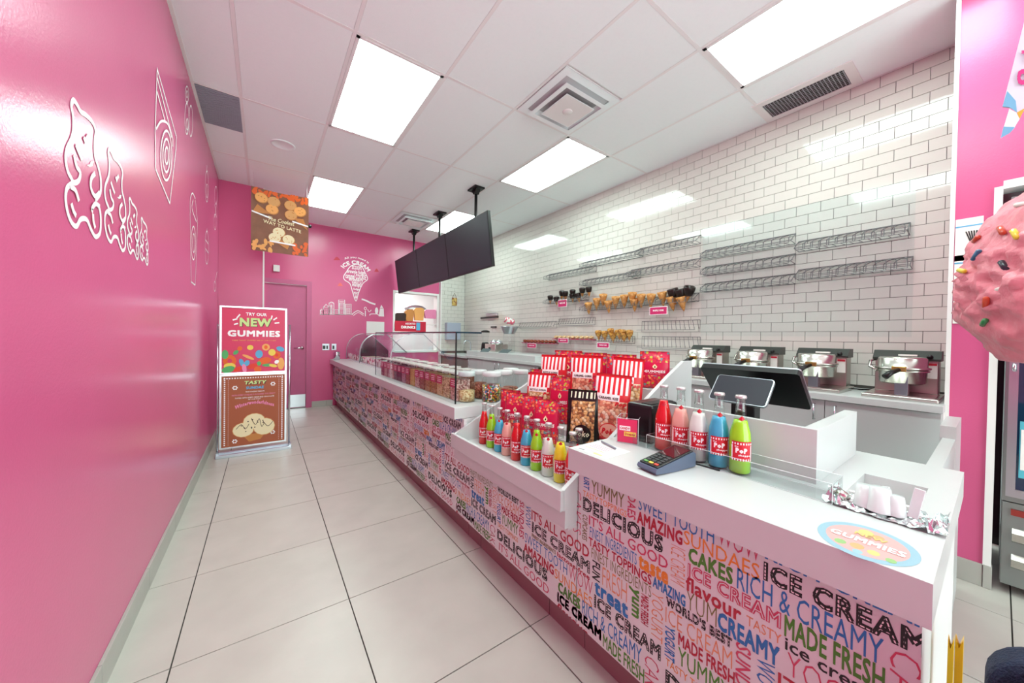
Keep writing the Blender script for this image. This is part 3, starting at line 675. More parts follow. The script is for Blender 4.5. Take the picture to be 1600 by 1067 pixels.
# ================================================================== WALL DECALS
def decal(name, label, paths, width, origin, sc, ax, val, off, blobs=()):
    mb = MB(); fx = (lambda a, b: None)
    def to3(a, b):
        p = at(origin[0]+a/sc, origin[1]+b/sc, ax, val); return (val+off if ax == 'x' else p.x, val+off if ax == 'y' else p.y, p.z)
    # work in real wall units so that line width is constant
    def W(a, b):
        p = at(origin[0]+a/sc, origin[1]+b/sc, ax, val); return (p.y if ax == 'x' else p.x, p.z)
    t3 = (lambda a, b: (val+off, a, b)) if ax == 'x' else (lambda a, b: (a, val+off, b))
    for k, (pts, closed) in enumerate(paths):
        dd = off+.00025*(k+1); tk = (lambda a, b, dd=dd: (val+dd, a, b)) if ax == 'x' else (lambda a, b, dd=dd: (a, val+dd, b))
        q = smooth_path([W(*p) for p in pts], closed, 5); ribbon(mb, q, width, tk, closed)
    for pts in blobs:
        mb.add([t3(*W(*p)) for p in pts], [tuple(range(len(pts)))])
    return tag(mb.build(name, white_print), label, 'wall decal', 'white candy drawings on the pink walls')
BEAR = [([(88, 60), (75, 90), (85, 150), (86, 230), (75, 285), (50, 340), (42, 400), (55, 470), (82, 530), (50, 565), (42, 630), (55, 710), (78, 765), (105, 785), (130, 745), (165, 748), (190, 805), (215, 845), (240, 825), (246, 760), (240, 690), (218, 640), (244, 590), (245, 510), (230, 440), (212, 380), (210, 300), (216, 240), (200, 190), (165, 150), (130, 125), (108, 85)], True),
        ([(90, 375), (105, 440), (126, 475), (118, 520), (92, 535), (75, 518)], False), ([(100, 315), (120, 365), (138, 405)], False), ([(145, 272), (160, 312)], False), ([(150, 300), (175, 262)], False),
        ([(210, 480), (188, 510), (186, 565), (210, 612), (236, 590)], False), ([(65, 555), (95, 578), (115, 640)], False), ([(70, 652), (82, 695), (98, 725)], False), ([(196, 700), (190, 685), (210, 655), (236, 672)], False), ([(195, 712), (198, 755), (208, 795)], False)]
HEART = [[(165, 432), (182, 428), (188, 412), (206, 412), (200, 438), (182, 446)]]
def bear(x0, x1, y0, y1, dy, wd, label):
    def f(p):
        t = (p[0]-42)/204; return (x0+(x1-x0)*t, y0+(y1-y0)*(p[1]-60)/785+dy*(t-.6))
    decal('gummy_bear_decal', label, [([f(p) for p in q], c) for q, c in BEAR], wd, (90, 140), 3.681, 'x', XL, .0012, [[f(p) for p in q] for q in HEART])
bear(42, 245, 60, 845, 0, .016, 'white outline gummy bear on the left wall, tallest of four')
bear(268, 388, 345, 922, 10, .014, 'white outline gummy bear on the left wall, second tallest of four')
bear(398, 463, 628, 970, 10, .012, 'white outline gummy bear on the left wall, third tallest of four')
bear(471, 518, 740, 1004, 8, .011, 'white outline gummy bear on the left wall, smallest of four')
def circ(cx, cy, rx, ry, n=10): return [(cx+rx*math.cos(2*PI*k/n), cy+ry*math.sin(2*PI*k/n)) for k in range(n)]
def lines(pts): 
    r = []
    for a, b in zip(pts, pts[1:]): r.append(([a, ((a[0]+b[0])/2, (a[1]+b[1])/2), b], False))
    return r
decal('candy_box_decal', 'large white outline candy slice with spiral high on the left wall', lines([(42, 45), (130, 355), (128, 410), (100, 658), (35, 500), (33, 320), (42, 45)])+lines([(42, 90), (112, 365), (112, 400)])+lines([(40, 150), (78, 290)])+[([(36, 320), (60, 285), (90, 300), (105, 360)], False), (circ(82, 440, 25, 112), True), (circ(82, 440, 16, 75), True), (circ(83, 440, 8, 38), True)], .013, (230, 90), 2.883, 'x', XL, .0012)
decal('candy_trio_decal', 'small white outline cluster of candies beside the ceiling on the left wall', [(circ(178, 165, 8, 36), True), (circ(178, 165, 3, 15), True), (circ(177, 275, 9, 70), True), (circ(195, 285, 8, 70), True), (circ(178, 300, 4, 25), True)], .010, (230, 90), 2.883, 'x', XL, .0012)
decal('candy_roll_decal', 'tall white outline candy roll with spiral low on the left wall', lines([(192, 700), (197, 1010), (215, 1025), (225, 740), (215, 640)])+[([(192, 700), (192, 640), (202, 610), (215, 635)], False), ([(205, 640), (200, 680), (220, 740)], False), (circ(206, 835, 10, 75), True), (circ(207, 835, 5, 42), True)], .012, (230, 90), 2.883, 'x', XL, .0012)
decal('candy_bar_decal', 'white outline striped candy low down near the wall corner', [(circ(268, 580, 7, 70), True), (circ(268, 600, 3, 30), True), ([(266, 520), (268, 485)], False)], .010, (230, 90), 2.883, 'x', XL, .0012)
decal('jelly_bean_decal', 'white outline ridged candy near the wall corner, below the small striped one', [(circ(268, 855, 8, 75), True), ([(262, 820), (274, 840)], False), ([(262, 860), (274, 880)], False), ([(266, 790), (268, 770)], False)], .010, (230, 90), 2.883, 'x', XL, .0012)
decal('candy_cane_decal', 'white outline crossed candies in the wall corner under the ceiling', [(circ(309, 620, 6, 40), True), (circ(305, 740, 5, 35), True), ([(303, 660), (312, 720)], False), ([(312, 650), (303, 720)], False)], .010, (230, 90), 2.883, 'x', XL, .0012)
decal('lollipop_decal', 'small white scribbled candy lowest in the wall corner', [(circ(304, 1030, 4, 22), True), ([(304, 1010), (314, 965)], False)], .010, (230, 90), 2.883, 'x', XL, .0012)
# back wall mural
O3, S3 = (490, 380), 8.538
mb = MB(); YW = YB-.0012
def W3(a, b): p = at(O3[0]+a/S3, O3[1]+b/S3, 'y', YB); return (p.x, p.z)
t3 = lambda a, b: (a, YW, b)
def rib(pts, wd=.012, closed=False, sm=True):
    q = [W3(*p) for p in pts]; ribbon(mb, smooth_path(q, closed, 4) if sm else q, wd, t3, closed)
rib([(440, 380), (402, 440), (415, 490), (485, 540), (520, 650), (565, 772), (600, 660), (655, 540), (720, 480), (690, 400), (640, 310), (565, 283), (490, 310)], .014, True)
def txt3(t, x0, x1, y0, y1, off=.02, arch=0, shear=0):
    (ax, az), (bx_, bz) = W3(x0, y1), W3(x1, y0)
    put_text(mb, t, (0,)*3, (1, 0, 0), (0, 0, 1), 0, off=off, shear=shear, bend=lambda a, b: (ax+(bx_-ax)*a, YW, az+(bz-az)*b+arch*(math.sin(PI*a)-.0)))
for t, x0, x1, y0, y1 in (('SCOOPS', 510, 640, 310, 345), ('brownie fudge', 450, 680, 370, 410), ('caramel COOKIE', 425, 700, 425, 465), ('strawberry', 470, 660, 475, 510), ('VANILLA', 510, 640, 515, 545), ('mango', 515, 630, 555, 585), ('fudge', 530, 610, 600, 630), ('MINT', 535, 595, 650, 685), ('&', 550, 585, 695, 735)):
    txt3(t, x0, x1, y0, y1, .03)
def arc_txt(t, cx, cy, rx, a0, a1, h, off):
    (ox, oz) = W3(cx, cy); k = abs(W3(cx+rx, cy)[0]-ox); kh = abs(W3(cx, cy-h)[1]-oz)
    def bend(a, b):
        th = math.radians(a0+(a1-a0)*a); r = k+kh*b; return (ox+r*math.cos(th), YW, oz+r*math.sin(th)*.95)
    put_text(mb, t, (0,)*3, (1, 0, 0), (0, 0, 1), 0, off=off, bend=bend)
arc_txt('ICE CREAM', 562, 440, 175, 148, 30, 55, .04)
arc_txt('All you need is', 562, 440, 255, 122, 52, 35, .02)
cone = tag(mb.build('cone_decal', white_print), 'white ice cream cone of lettering on the far pink wall', 'wall decal')
mb = MB()
for c, m in (((310, 205, 45, 25), 0), ((840, 362, 32, 25), 0), ((355, 550, 35, 25), 1)):
    x, y, rx, ry = c
    mb.add([t3(*W3(*p)) for p in ((x-rx, y+ry*.8), (x-rx*.4, y-ry*.6), (x, y-ry), (x+rx*.5, y-ry*.4), (x+rx, y+ry*.8))], [(0, 1, 2, 3, 4)], m)
tag(mb.build('hill_decal', [mat('red_vinyl', '#c62f4a'), mat('coral_vinyl', '#ee6a6a')]), 'small red and coral mounds around the cone lettering on the far wall', 'wall decal')
mb = MB()
def rect(x0, x1, y0, y1, wd=.012): rib([(x0, y0), (x1, y0), (x1, y1), (x0, y1)], wd, True, False)
rib([(85, 950), (520, 950)], .012, sm=False)
for x0, x1, y0 in ((90, 130, 890), (130, 205, 855), (205, 270, 800), (275, 330, 885), (335, 415, 755), (425, 500, 812), (345, 400, 800)): rect(x0, x1, y0, 950)
for x0 in range(100, 500, 22):
    for y0 in (880, 905, 928):
        if 270 < x0 < 335 and y0 < 890: continue
        rib([(x0, y0), (x0+12, y0)], .009, sm=False)
for y0 in range(775, 880, 20): rib([(345, y0), (405, y0)], .009, sm=False)
for y0 in range(825, 945, 14): rib([(220, y0), (250, y0)], .012, sm=False)
for y0 in range(825, 945, 22): rib([(435, y0), (490, y0)], .009, sm=False)
rib([(130, 855), (165, 815), (205, 855)], .012, sm=False); rib([(205, 800), (238, 785), (270, 800)])
rib([(515, 945), (590, 900), (670, 945)], .014); rib([(530, 965), (595, 925), (665, 965)], .010)
rib([(690, 975), (690, 900)], .016, sm=False); rib(circ(690, 870, 14, 18), .010, True); rib([(720, 880), (740, 915), (770, 890)], .010)
mb.add([t3(*W3(*p)) for p in circ(840, 900, 22, 45, 12)], [tuple(range(12))]); rib([(750, 965), (760, 945), (850, 945), (865, 965)], .014)
mb.add([t3(*W3(*p)) for p in ((868, 975), (885, 870), (935, 870), (940, 978))], [(0, 1, 2, 3)]); mb.add([t3(*W3(*p)) for p in ((885, 865), (903, 820), (930, 865))], [(0, 1, 2)])
put_text(mb, 'Riverside', (0,)*3, 0*Vector((1, 0, 0)), (0, 0, 1), 0, off=.03, bend=lambda a, b: (lambda p: (p[0], YW, p[1]+.03*b))(W3(640+190*a, 775+50*a))) if False else rib([(640, 745), (700, 765), (760, 795), (825, 815)], .03)
tag(mb.build('skyline_decal', white_print), 'white town skyline drawing on the far pink wall below the cone', 'wall decal')

# small things on the far wall
def wallbox(name, label, cat, px, m, dep=.02, bev=.003):
    a = at(px[0], px[1], 'y', YB); b = at(px[2], px[3], 'y', YB)
    return tag(MB().box(a.x, b.x, YB-dep, YB-.0005, b.z, a.z, b=bev).build(name, m), label, cat)
wallbox('motion_sensor', 'small white sensor box on the pink wall above the door', 'sensor', (427, 414, 437, 425), whitep, .04)
wallbox('access_panel', 'square white hatch on the far wall beneath the skyline drawing', 'panel', (572.5, 502, 600, 524), whitep, .015)
s1 = wallbox('wall_switch', 'double grey switch plate beside the pink door', 'switch', (503.5, 537, 514.5, 547), alum, .01)
s2 = wallbox('wall_switch', 'single grey switch plate nearer the glass cabinet', 'switch', (518, 537, 525.5, 547), alum, .01)
MB().box(.835, .875, YB-.016, YB-.0102, 1.0, 1.06).box(.89, .915, YB-.016, YB-.0102, 1.0, 1.06).build('rocker', dgrey, s1)
MB().box(.985, 1.015, YB-.016, YB-.0102, 1.0, 1.06).build('rocker', dgrey, s2)
tag(MB().lathe([(.05, 0), (.05, .135), (.046, .14), (.043, .13), (.043, .01), (0, .01)], 20, c=(1.02, 6.72, .8185)).build('steel_canister', chrome), 'short steel canister at the far end of the long counter', 'canister')

# ================================================================== GLASS GUARD
gg = empty('glass_guard', (1.0, 3.0, .818), 0, 'upright glass guard with dark top edge around the topping jars', 'glass guard')
def gl(mb, n, m): return local(mb.build(n, m, gg), gg)
GZ = 1.283; GX = 1.003; GY0, GY1 = 2.065, 4.06
for y0, y1 in ((GY0, 2.585), (2.589, 4.06)): gl(MB().box(GX-.003, GX+.003, y0+.002, y1-.001, .8185, GZ-.006), 'glass_pane', pane)
gl(MB().box(GX+.006, 1.163, GY0, GY0+.006, .8185, GZ-.006), 'glass_pane', pane)
gl(MB().box(GX-.005, GX+.005, GY0-.003, GY1, GZ-.006, GZ+.004).box(GX+.005, 1.19, GY0-.003, GY0+.007, GZ-.006, GZ+.004), 'top_edge', gedge)
gl(MB().box(GX-.0045, GX+.0045, GY0-.005, GY0+.0015, .8185, GZ-.006), 'corner_edge', black)
gl(MB().box(GX-.003, GX+.003, GY1-.0005, GY1+.003, .8185, GZ), 'end_edge', gedge)

# ================================================================== CURVED GLASS CABINETS
def arc_profile():
    p = [(1.205, .82)]
    for k in range(9):
        a = PI-(PI/2)*k/8; p.append((1.50+.295*math.cos(a), .99+.29*math.sin(a)))
    p += [(1.60, 1.28), (1.93, .97), (1.93, .82)]
    return p
def dipping(y0, y1, label):
    e = empty('dipping_cabinet', (1.55, (y0+y1)/2, 0), 0, label, 'display freezer', 'curved glass ice cream cabinets')
    P = arc_profile()
    def dl(mb, n, m): return local(mb.build(n, m, e), e)
    dl(MB().box(1.192, 1.93, y0, y1, .0, .82), 'body', whitep)
    for y in (y0, y1-.006): dl(MB().prism(P, 'y', y, y+.006), 'end_glass', pane)
    g = MB()
    for (a, b), (c, d) in zip(P[:10], P[1:11]): g.quad((a, y0+.006, b), (a, y1-.006, b), (c, y1-.006, d), (c, y0+.006, d))
    dl(g, 'curved_glass', pane)
    for y in (y0+.003, y1-.003): dl(MB().tube([(a, y, b) for a, b in P[:12]], .0045, 6), 'glass_edging', alum)
    dl(MB().box(1.20, 1.22, y0, y1, .82, .845).box(1.47, 1.60, y0, y1, 1.272, 1.285), 'rail', chrome)
    n = int((y1-y0)/.19)
    for k in range(n):
        for r in (0, 1):
            yc = y0+(k+.5)*(y1-y0)/n; xc = 1.36+.27*r
            t = dl(MB().box(xc-.12, xc+.12, yc-.085, yc+.085, .8205, .86, b=.004), 'ice_cream_tub', [mat('tub_white', '#f4f2ef'), mat('tub_pink', '#e6a3b4'), mat('tub_brown', '#8d6248'), mat('tub_mint', '#bfe0cd'), mat('tub_cream', '#f2e3bd')][(k*3+r*2) % 5])
    dl(MB().box(1.228, 1.232, y0+.02, y1-.02, .846, .93), 'flavour_strip', ramp_mat('flavour_cards_%d' % int(y0*10), 'v', 22, [(0, '#f5f1ef'), (.5, '#d24a76'), (.7, '#f5f1ef'), (.85, '#7a2b3c')]))
    return e
dipping(4.20, 5.80, 'curved glass ice cream cabinet nearer the topping jars')
dipping(5.84, 6.90, 'curved glass ice cream cabinet against the far pink wall')

# ================================================================== TOPPING JARS
random.seed(11)
fills = {
 'rose': ('#a03050', '#c86a80', '#7d1f3a'), 'pinkish': ('#d9a0a0', '#e8b8a8', '#c58a90'), 'cola': ('#5a1030', '#7a1f45', '#40102a'), 'purple': ('#b07a90', '#a05878', '#c8a0a8'), 'rust': ('#a04a30', '#c07050', '#7d3420'), 'gold': ('#d9a848', '#e0b860', '#c89838'),
 'speckle': ('#d0908a', '#8a4a40', '#f0d0c0'), 'peanut': ('#b8743c', '#d09858', '#8a4a28'), 'almond': ('#d8b078', '#b88850', '#e8cfa0'), 'cream': ('#f0dca8', '#e8d0a0', '#8a5a38')}
fm_ = {k: ramp_mat('fill_'+k, 'v', 120, [(0, v[0]), (.35, v[1]), (.7, v[2])], rough=.5, dark=(.5, 1.0, v[2]), bump=.4) for k, v in fills.items()}
multi = ramp_mat('fill_multi', 'v', 95, [(0, '#3a2418'), (.25, '#d8b030'), (.42, '#3a78b0'), (.55, '#f0e8d8'), (.68, '#4a8a30'), (.8, '#c83a28'), (.9, '#e07828')], rough=.3, dark=(.6, 1.1, '#2a1810'), bump=.5)
fm_['multi'] = multi
jlabel = mat('jar_label', '#c2265c', rough=.4); cleartop = mat('jar_top_plastic', '#e8e2dc', rough=.2, alpha=.55)
tubm = [None, None]
seq = ['speckle', 'cream', 'almond', 'peanut', 'peanut', 'rust', 'speckle', 'gold', 'rust', 'purple', 'cola', 'cola', 'pinkish', 'rose', 'pinkish', 'rose']
def bulk_bin(loc, fill, label, lab=True):
    e = empty('topping_bin', loc, 0, label, 'topping container', 'square topping containers behind the glass guard')
    s = .052
    MB().box(-s+.003, s-.003, -s+.003, s-.003, .003, .145).build('topping', fm_[fill], e)
    MB().box(-s, s, -s, s, 0, .178, b=.006).build('container', acryl, e)
    MB().box(-s-.002, s+.002, -s-.002, s+.002, .178, .192, b=.004).build('lid', cleartop, e)
    if lab: 
        l = MB().box(-s-.0025, -s-.0005, -.046, .046, .090, .150).build('label_card', jlabel, e)
        put = MB(); 
        for q in (.135, .12, .107): put.box(-s-.0030, -s-.0026, -.03, .03, q-.002, q+.002)
        put.build('lettering', wprint, l)
    return e
for k in range(16):
    y = 2.19+.118*k
    bulk_bin((1.10, y, .8185), seq[k], 'square topping container behind the guard, %s from the near corner in the front row' % ORD[k], k not in (1, 7))
for k in range(8):
    bulk_bin((1.26, 2.42+.235*k, .8185), seq[(k*2+5) % 16], 'square topping container behind the guard, %s from the near end of the back row' % ORD[k], True)
def lid_jar(loc, fill, level, label, r=.062, h=.175):
    e = empty('candy_jar', loc, 0, label, 'jar', 'round candy jars with white lids')
    MB().lathe([(0, .004), (r-.004, .004), (r-.004, level), (0, level+.004)], 24).build('candy', fm_[fill], e)
    MB().lathe([(r*.93, 0), (r, .008), (r, h*.80), (r*.9, h*.92), (r*.84, h*.95), (r*.84, h)], 28, cap=False).build('glass_body', acryl, e)
    MB().lathe([(r*.96, h-.004), (r*.99, h), (r*.99, h+.022), (r*.92, h+.026), (0, h+.026)], 28).build('lid', white, e)
    return e
lid_jar((1.115, 2.125, .8185), 'almond', .075, 'white lidded jar of chopped nuts behind the end glass', .058)
lid_jar((1.26, 2.04, .8185), 'multi', .115, 'white lidded jar filled with many coloured candies beside the display bay', .066)
lid_jar((1.25, 2.20, .8185), 'rust', .11, 'white lidded jar of red candy between the nut jar and the coloured candy jar', .058)
lid_jar((1.385, 2.085, .8185), 'rust', .07, 'white lidded jar of red-brown candy right of the coloured candy jar', .066)
lid_jar((1.53, 2.20, .8185), 'rust', .06, 'white lidded jar with dark contents behind, third of the jars along', .06)
lid_jar((1.52, 2.06, .8185), 'cream', .05, 'white lidded jar partly hidden by the popcorn bags', .058)

# ================================================================== SODA BOTTLES
BC = {'red': '#ea1a1c', 'lime': '#a8e21e', 'blue': '#3fb6dc', 'pink': '#f6b2a4', 'white': '#eef2ea', 'yellow': '#fff02a', 'coral': '#f29a80'}
sodam = {k: mat('soda_'+k, c, rough=.12, trans=.06, coat=.4) for k, c in BC.items()}
labelr = mat('label_red', '#cf1f30', rough=.4); capm = mat('crown_cap', '#c9c2c2', rough=.3, metal=.5)
BP = [(0, 0), (.027, 0), (.0305, .005), (.0305, .105), (.029, .125), (.022, .152), (.0155, .178), (.0135, .20)]
sodames = {}; nm = None
def bottle_meshes():
    d = {}
    d['neck'] = MB().lathe([(.0142, .192), (.0135, .21), (.0128, .228), (.0145, .231), (.0145, .235), (.012, .236)], 18, cap=False).mesh('neck', nglass)
    d['body'] = MB().lathe([(a+.0008 if a else 0, b) for a, b in BP], 22).mesh('glass', bglass)
    d['cap'] = MB().lathe([(.0158, .233), (.0162, .238), (.0145, .2425), (0, .243)], 18).mesh('crown_cap', capm)
    a0, a1 = math.radians(-55), math.radians(55)
    def wrap(r, z0, z1, s0=-1, s1=1): return lambda a, b: (-r*math.cos((s0+(s1-s0)*a)*a1), -r*math.sin((s0+(s1-s0)*a)*-a1)*-1 if False else r*math.sin(-(s0+(s1-s0)*a)*a1), z0+(z1-z0)*b)
    lb = MB(); W_ = wrap(.0322, .042, .102); n = 8
    for i in range(n): lb.quad(W_(i/n, 0), W_((i+1)/n, 0), W_((i+1)/n, 1), W_(i/n, 1), 0)
    wr = lambda z0, z1, s0=-1, s1=1: wrap(.0327, z0, z1, s0, s1)
    put_text(lb, 'the', (0,)*3, (0,)*3, (0,)*3, 1, off=.02, bend=wr(.084, .089, -.7, -.35), res=1)
    put_text(lb, 'PoP', (0,)*3, (0,)*3, (0,)*3, 1, off=.05, bend=wr(.066, .082, -.6, .45), res=1)
    put_text(lb, 'shoppe', (0,)*3, (0,)*3, (0,)*3, 1, off=.03, bend=wr(.055, .063, -.35, .75), res=1)
    for k in range(8):
        for z0, z1 in ((.042, .049), (.092, .098)):
            s0 = -.95+k*.25; q = wr(z0, z1, s0, s0+.11); lb.quad(q(0, 0), q(1, 0), q(1, 1), q(0, 1), 1)
    for s0, s1 in ((-1, -.88), (.80, .9)): q = wr(.05, .09, s0, s1); lb.quad(q(0, 0), q(1, 0), q(1, 1), q(0, 1), 1)
    d['label'] = lb.mesh('label', [labelr, wprint])
    dm = MB(); q = wrap(.0185, .160, .180, -.5, .5); dm.add([q(.5, 0), q(1, .5), q(.5, 1), q(0, .5)], [(0, 1, 2, 3)])
    d['neck_label'] = dm.mesh('neck_label', labelr)
    return d
BM = bottle_meshes()
def bottle(loc, col, label, group, rz=0, level=1.0):
    e = empty('soda_bottle', loc, rz, label, 'bottle', group)
    pr = [(a, b) for a, b in BP if b <= .20*level]
    if pr[-1][1] < .20*level-.004:
        for (a, b), (c, d) in zip(BP, BP[1:]):
            if b <= .2*level < d: t = (.2*level-b)/(d-b); pr.append((a+(c-a)*t, .2*level))
    pr.append((0, pr[-1][1]))
    key = (col, level)
    if key not in sodames: sodames[key] = MB().lathe([(max(a-.0006, 0), b) for a, b in pr], 22).mesh('soda', sodam[col])
    obj('soda', sodames[key], e); obj('neck', BM['neck'], e); obj('glass', BM['body'], e); obj('crown_cap', BM['cap'], e); obj('label', BM['label'], e); obj('neck_label', BM['neck_label'], e)
    return e
TB = [('red', 'red'), ('lime', 'lime green'), ('blue', 'blue'), ('pink', 'pink'), ('red', 'red'), ('blue', 'blue'), ('lime', 'lime green'), ('white', 'cloudy white'), ('yellow', 'yellow')]
TLb = ['red soda bottle at the far left end of the tray row', 'lime soda bottle second from the left in the tray row', 'blue soda bottle third from the left in the tray row', 'pink soda bottle in the tray row between a blue and a red one', 'red soda bottle in the middle of the tray row', 'blue soda bottle right of the middle red one in the tray row', 'lime green soda bottle in the tray row beside the cloudy white one', 'cloudy white soda bottle in the tray row beside the yellow one', 'yellow soda bottle near the right end of the tray row']
TY = [1.81, 1.725, 1.64, 1.565, 1.475, 1.39, 1.31, 1.225, 1.142]
for k, (c, n) in enumerate(TB):
    bottle((1.07, TY[k], .6205), c, TLb[k], 'soda bottles on the display tray', math.radians(48), .95 if c in ('red', 'lime') else .86)
bottle((1.052, 1.05, .6205), 'red', 'red soda bottle at the right end of the tray row, tucked by the till counter', 'soda bottles on the display tray', math.radians(35), .9)
bottle((1.118, 1.078, .6205), 'white', 'clear soda bottle in front of the black popcorn bag', 'soda bottles on the display tray', math.radians(30), .6)
for (x, y), c, t in zip(((1.235, .750), (1.235, .683), (1.225, .612), (1.225, .545), (1.225, .480)), ('red', 'pink', 'white', 'blue', 'lime'), ('red soda bottle in the clear channel nearest the acrylic cube', 'pink soda bottle in the clear channel beside the red one', 'cloudy white soda bottle in the middle of the clear channel', 'blue soda bottle in the clear channel beside the lime one', 'lime green soda bottle last in the row beside the till')):
    bottle((x, y, .8415), c, t, 'soda bottles in the clear channel', math.radians(34), .92 if c == 'red' else .82)
# clear acrylic channel
ch = empty('acrylic_channel', (1.24, .55, .8375), 0, 'long clear acrylic channel holding the five till bottles', 'holder')
local(MB().box(1.185, 1.285, .245, .79, .8375, .8405).box(1.185, 1.188, .245, .79, .8405, .892).box(1.282, 1.285, .245, .79, .8405, .892).box(1.188, 1.282, .245, .248, .8405, .892).box(1.188, 1.282, .787, .79, .8405, .892).build('channel', acryl, ch), ch)

# ================================================================== BAGS
popc = ramp_mat('popcorn_pale', 'v', 72, [(0, '#ead6ac'), (.35, '#dcb683'), (.65, '#f0e2c4'), (.85, '#c99a5c')], rough=.6, dark=(.45, .85, '#8a5a34'), bump=.6)
popd = ramp_mat('popcorn_caramel', 'v', 78, [(0, '#d9a868'), (.35, '#c08a50'), (.65, '#edcfa0'), (.85, '#8a5028')], rough=.5, dark=(.45, .85, '#4a2818'), bump=.6)
popp = ramp_mat('popcorn_pink', 'v', 70, [(0, '#e9b890'), (.3, '#dc8f70'), (.6, '#f0dcc0'), (.85, '#c86a50')], rough=.5, dark=(.45, .85, '#9a4a34'), bump=.6)
candy = ramp_mat('candy_print', 'v', 95, [(0, '#d42440'), (.30, '#e8563a'), (.45, '#c82050'), (.6, '#f0a070'), (.70, '#b8c040'), (.78, '#d0305a'), (.9, '#6a9aa0')], rough=.3, dark=(.55, .9, '#a81838'))
bagr = mat('bag_red', '#d81f2a', rough=.3); bagw = mat('bag_white', '#f6f2ee', rough=.3); bagm = mat('bag_crimson', '#cf1445', rough=.28); bagk = mat('bag_black', '#15120f', rough=.25); goldp = mat('bag_gold', '#dfe0c4', rough=.3)
def pouch(w, h, t, nx=12, nz=16, tilt=0):
    """front surface function of a pillow pouch: u,v in 0..1 -> local point; front faces -x"""
    def f(u, v, s=-1, d=0):
        y = (u-.5)*w*-1; prof = math.sin(PI*min(max(v/.92, 0), 1))**.55 if v < .92 else 0
        prof *= (math.sin(PI*min(max(u, 0), 1)))**.6 if 0 < u < 1 else 0
        gus = .010*(1-v)
        return ((t/2*prof+gus+d)*s+tilt*v*h, y, v*h)
    return f
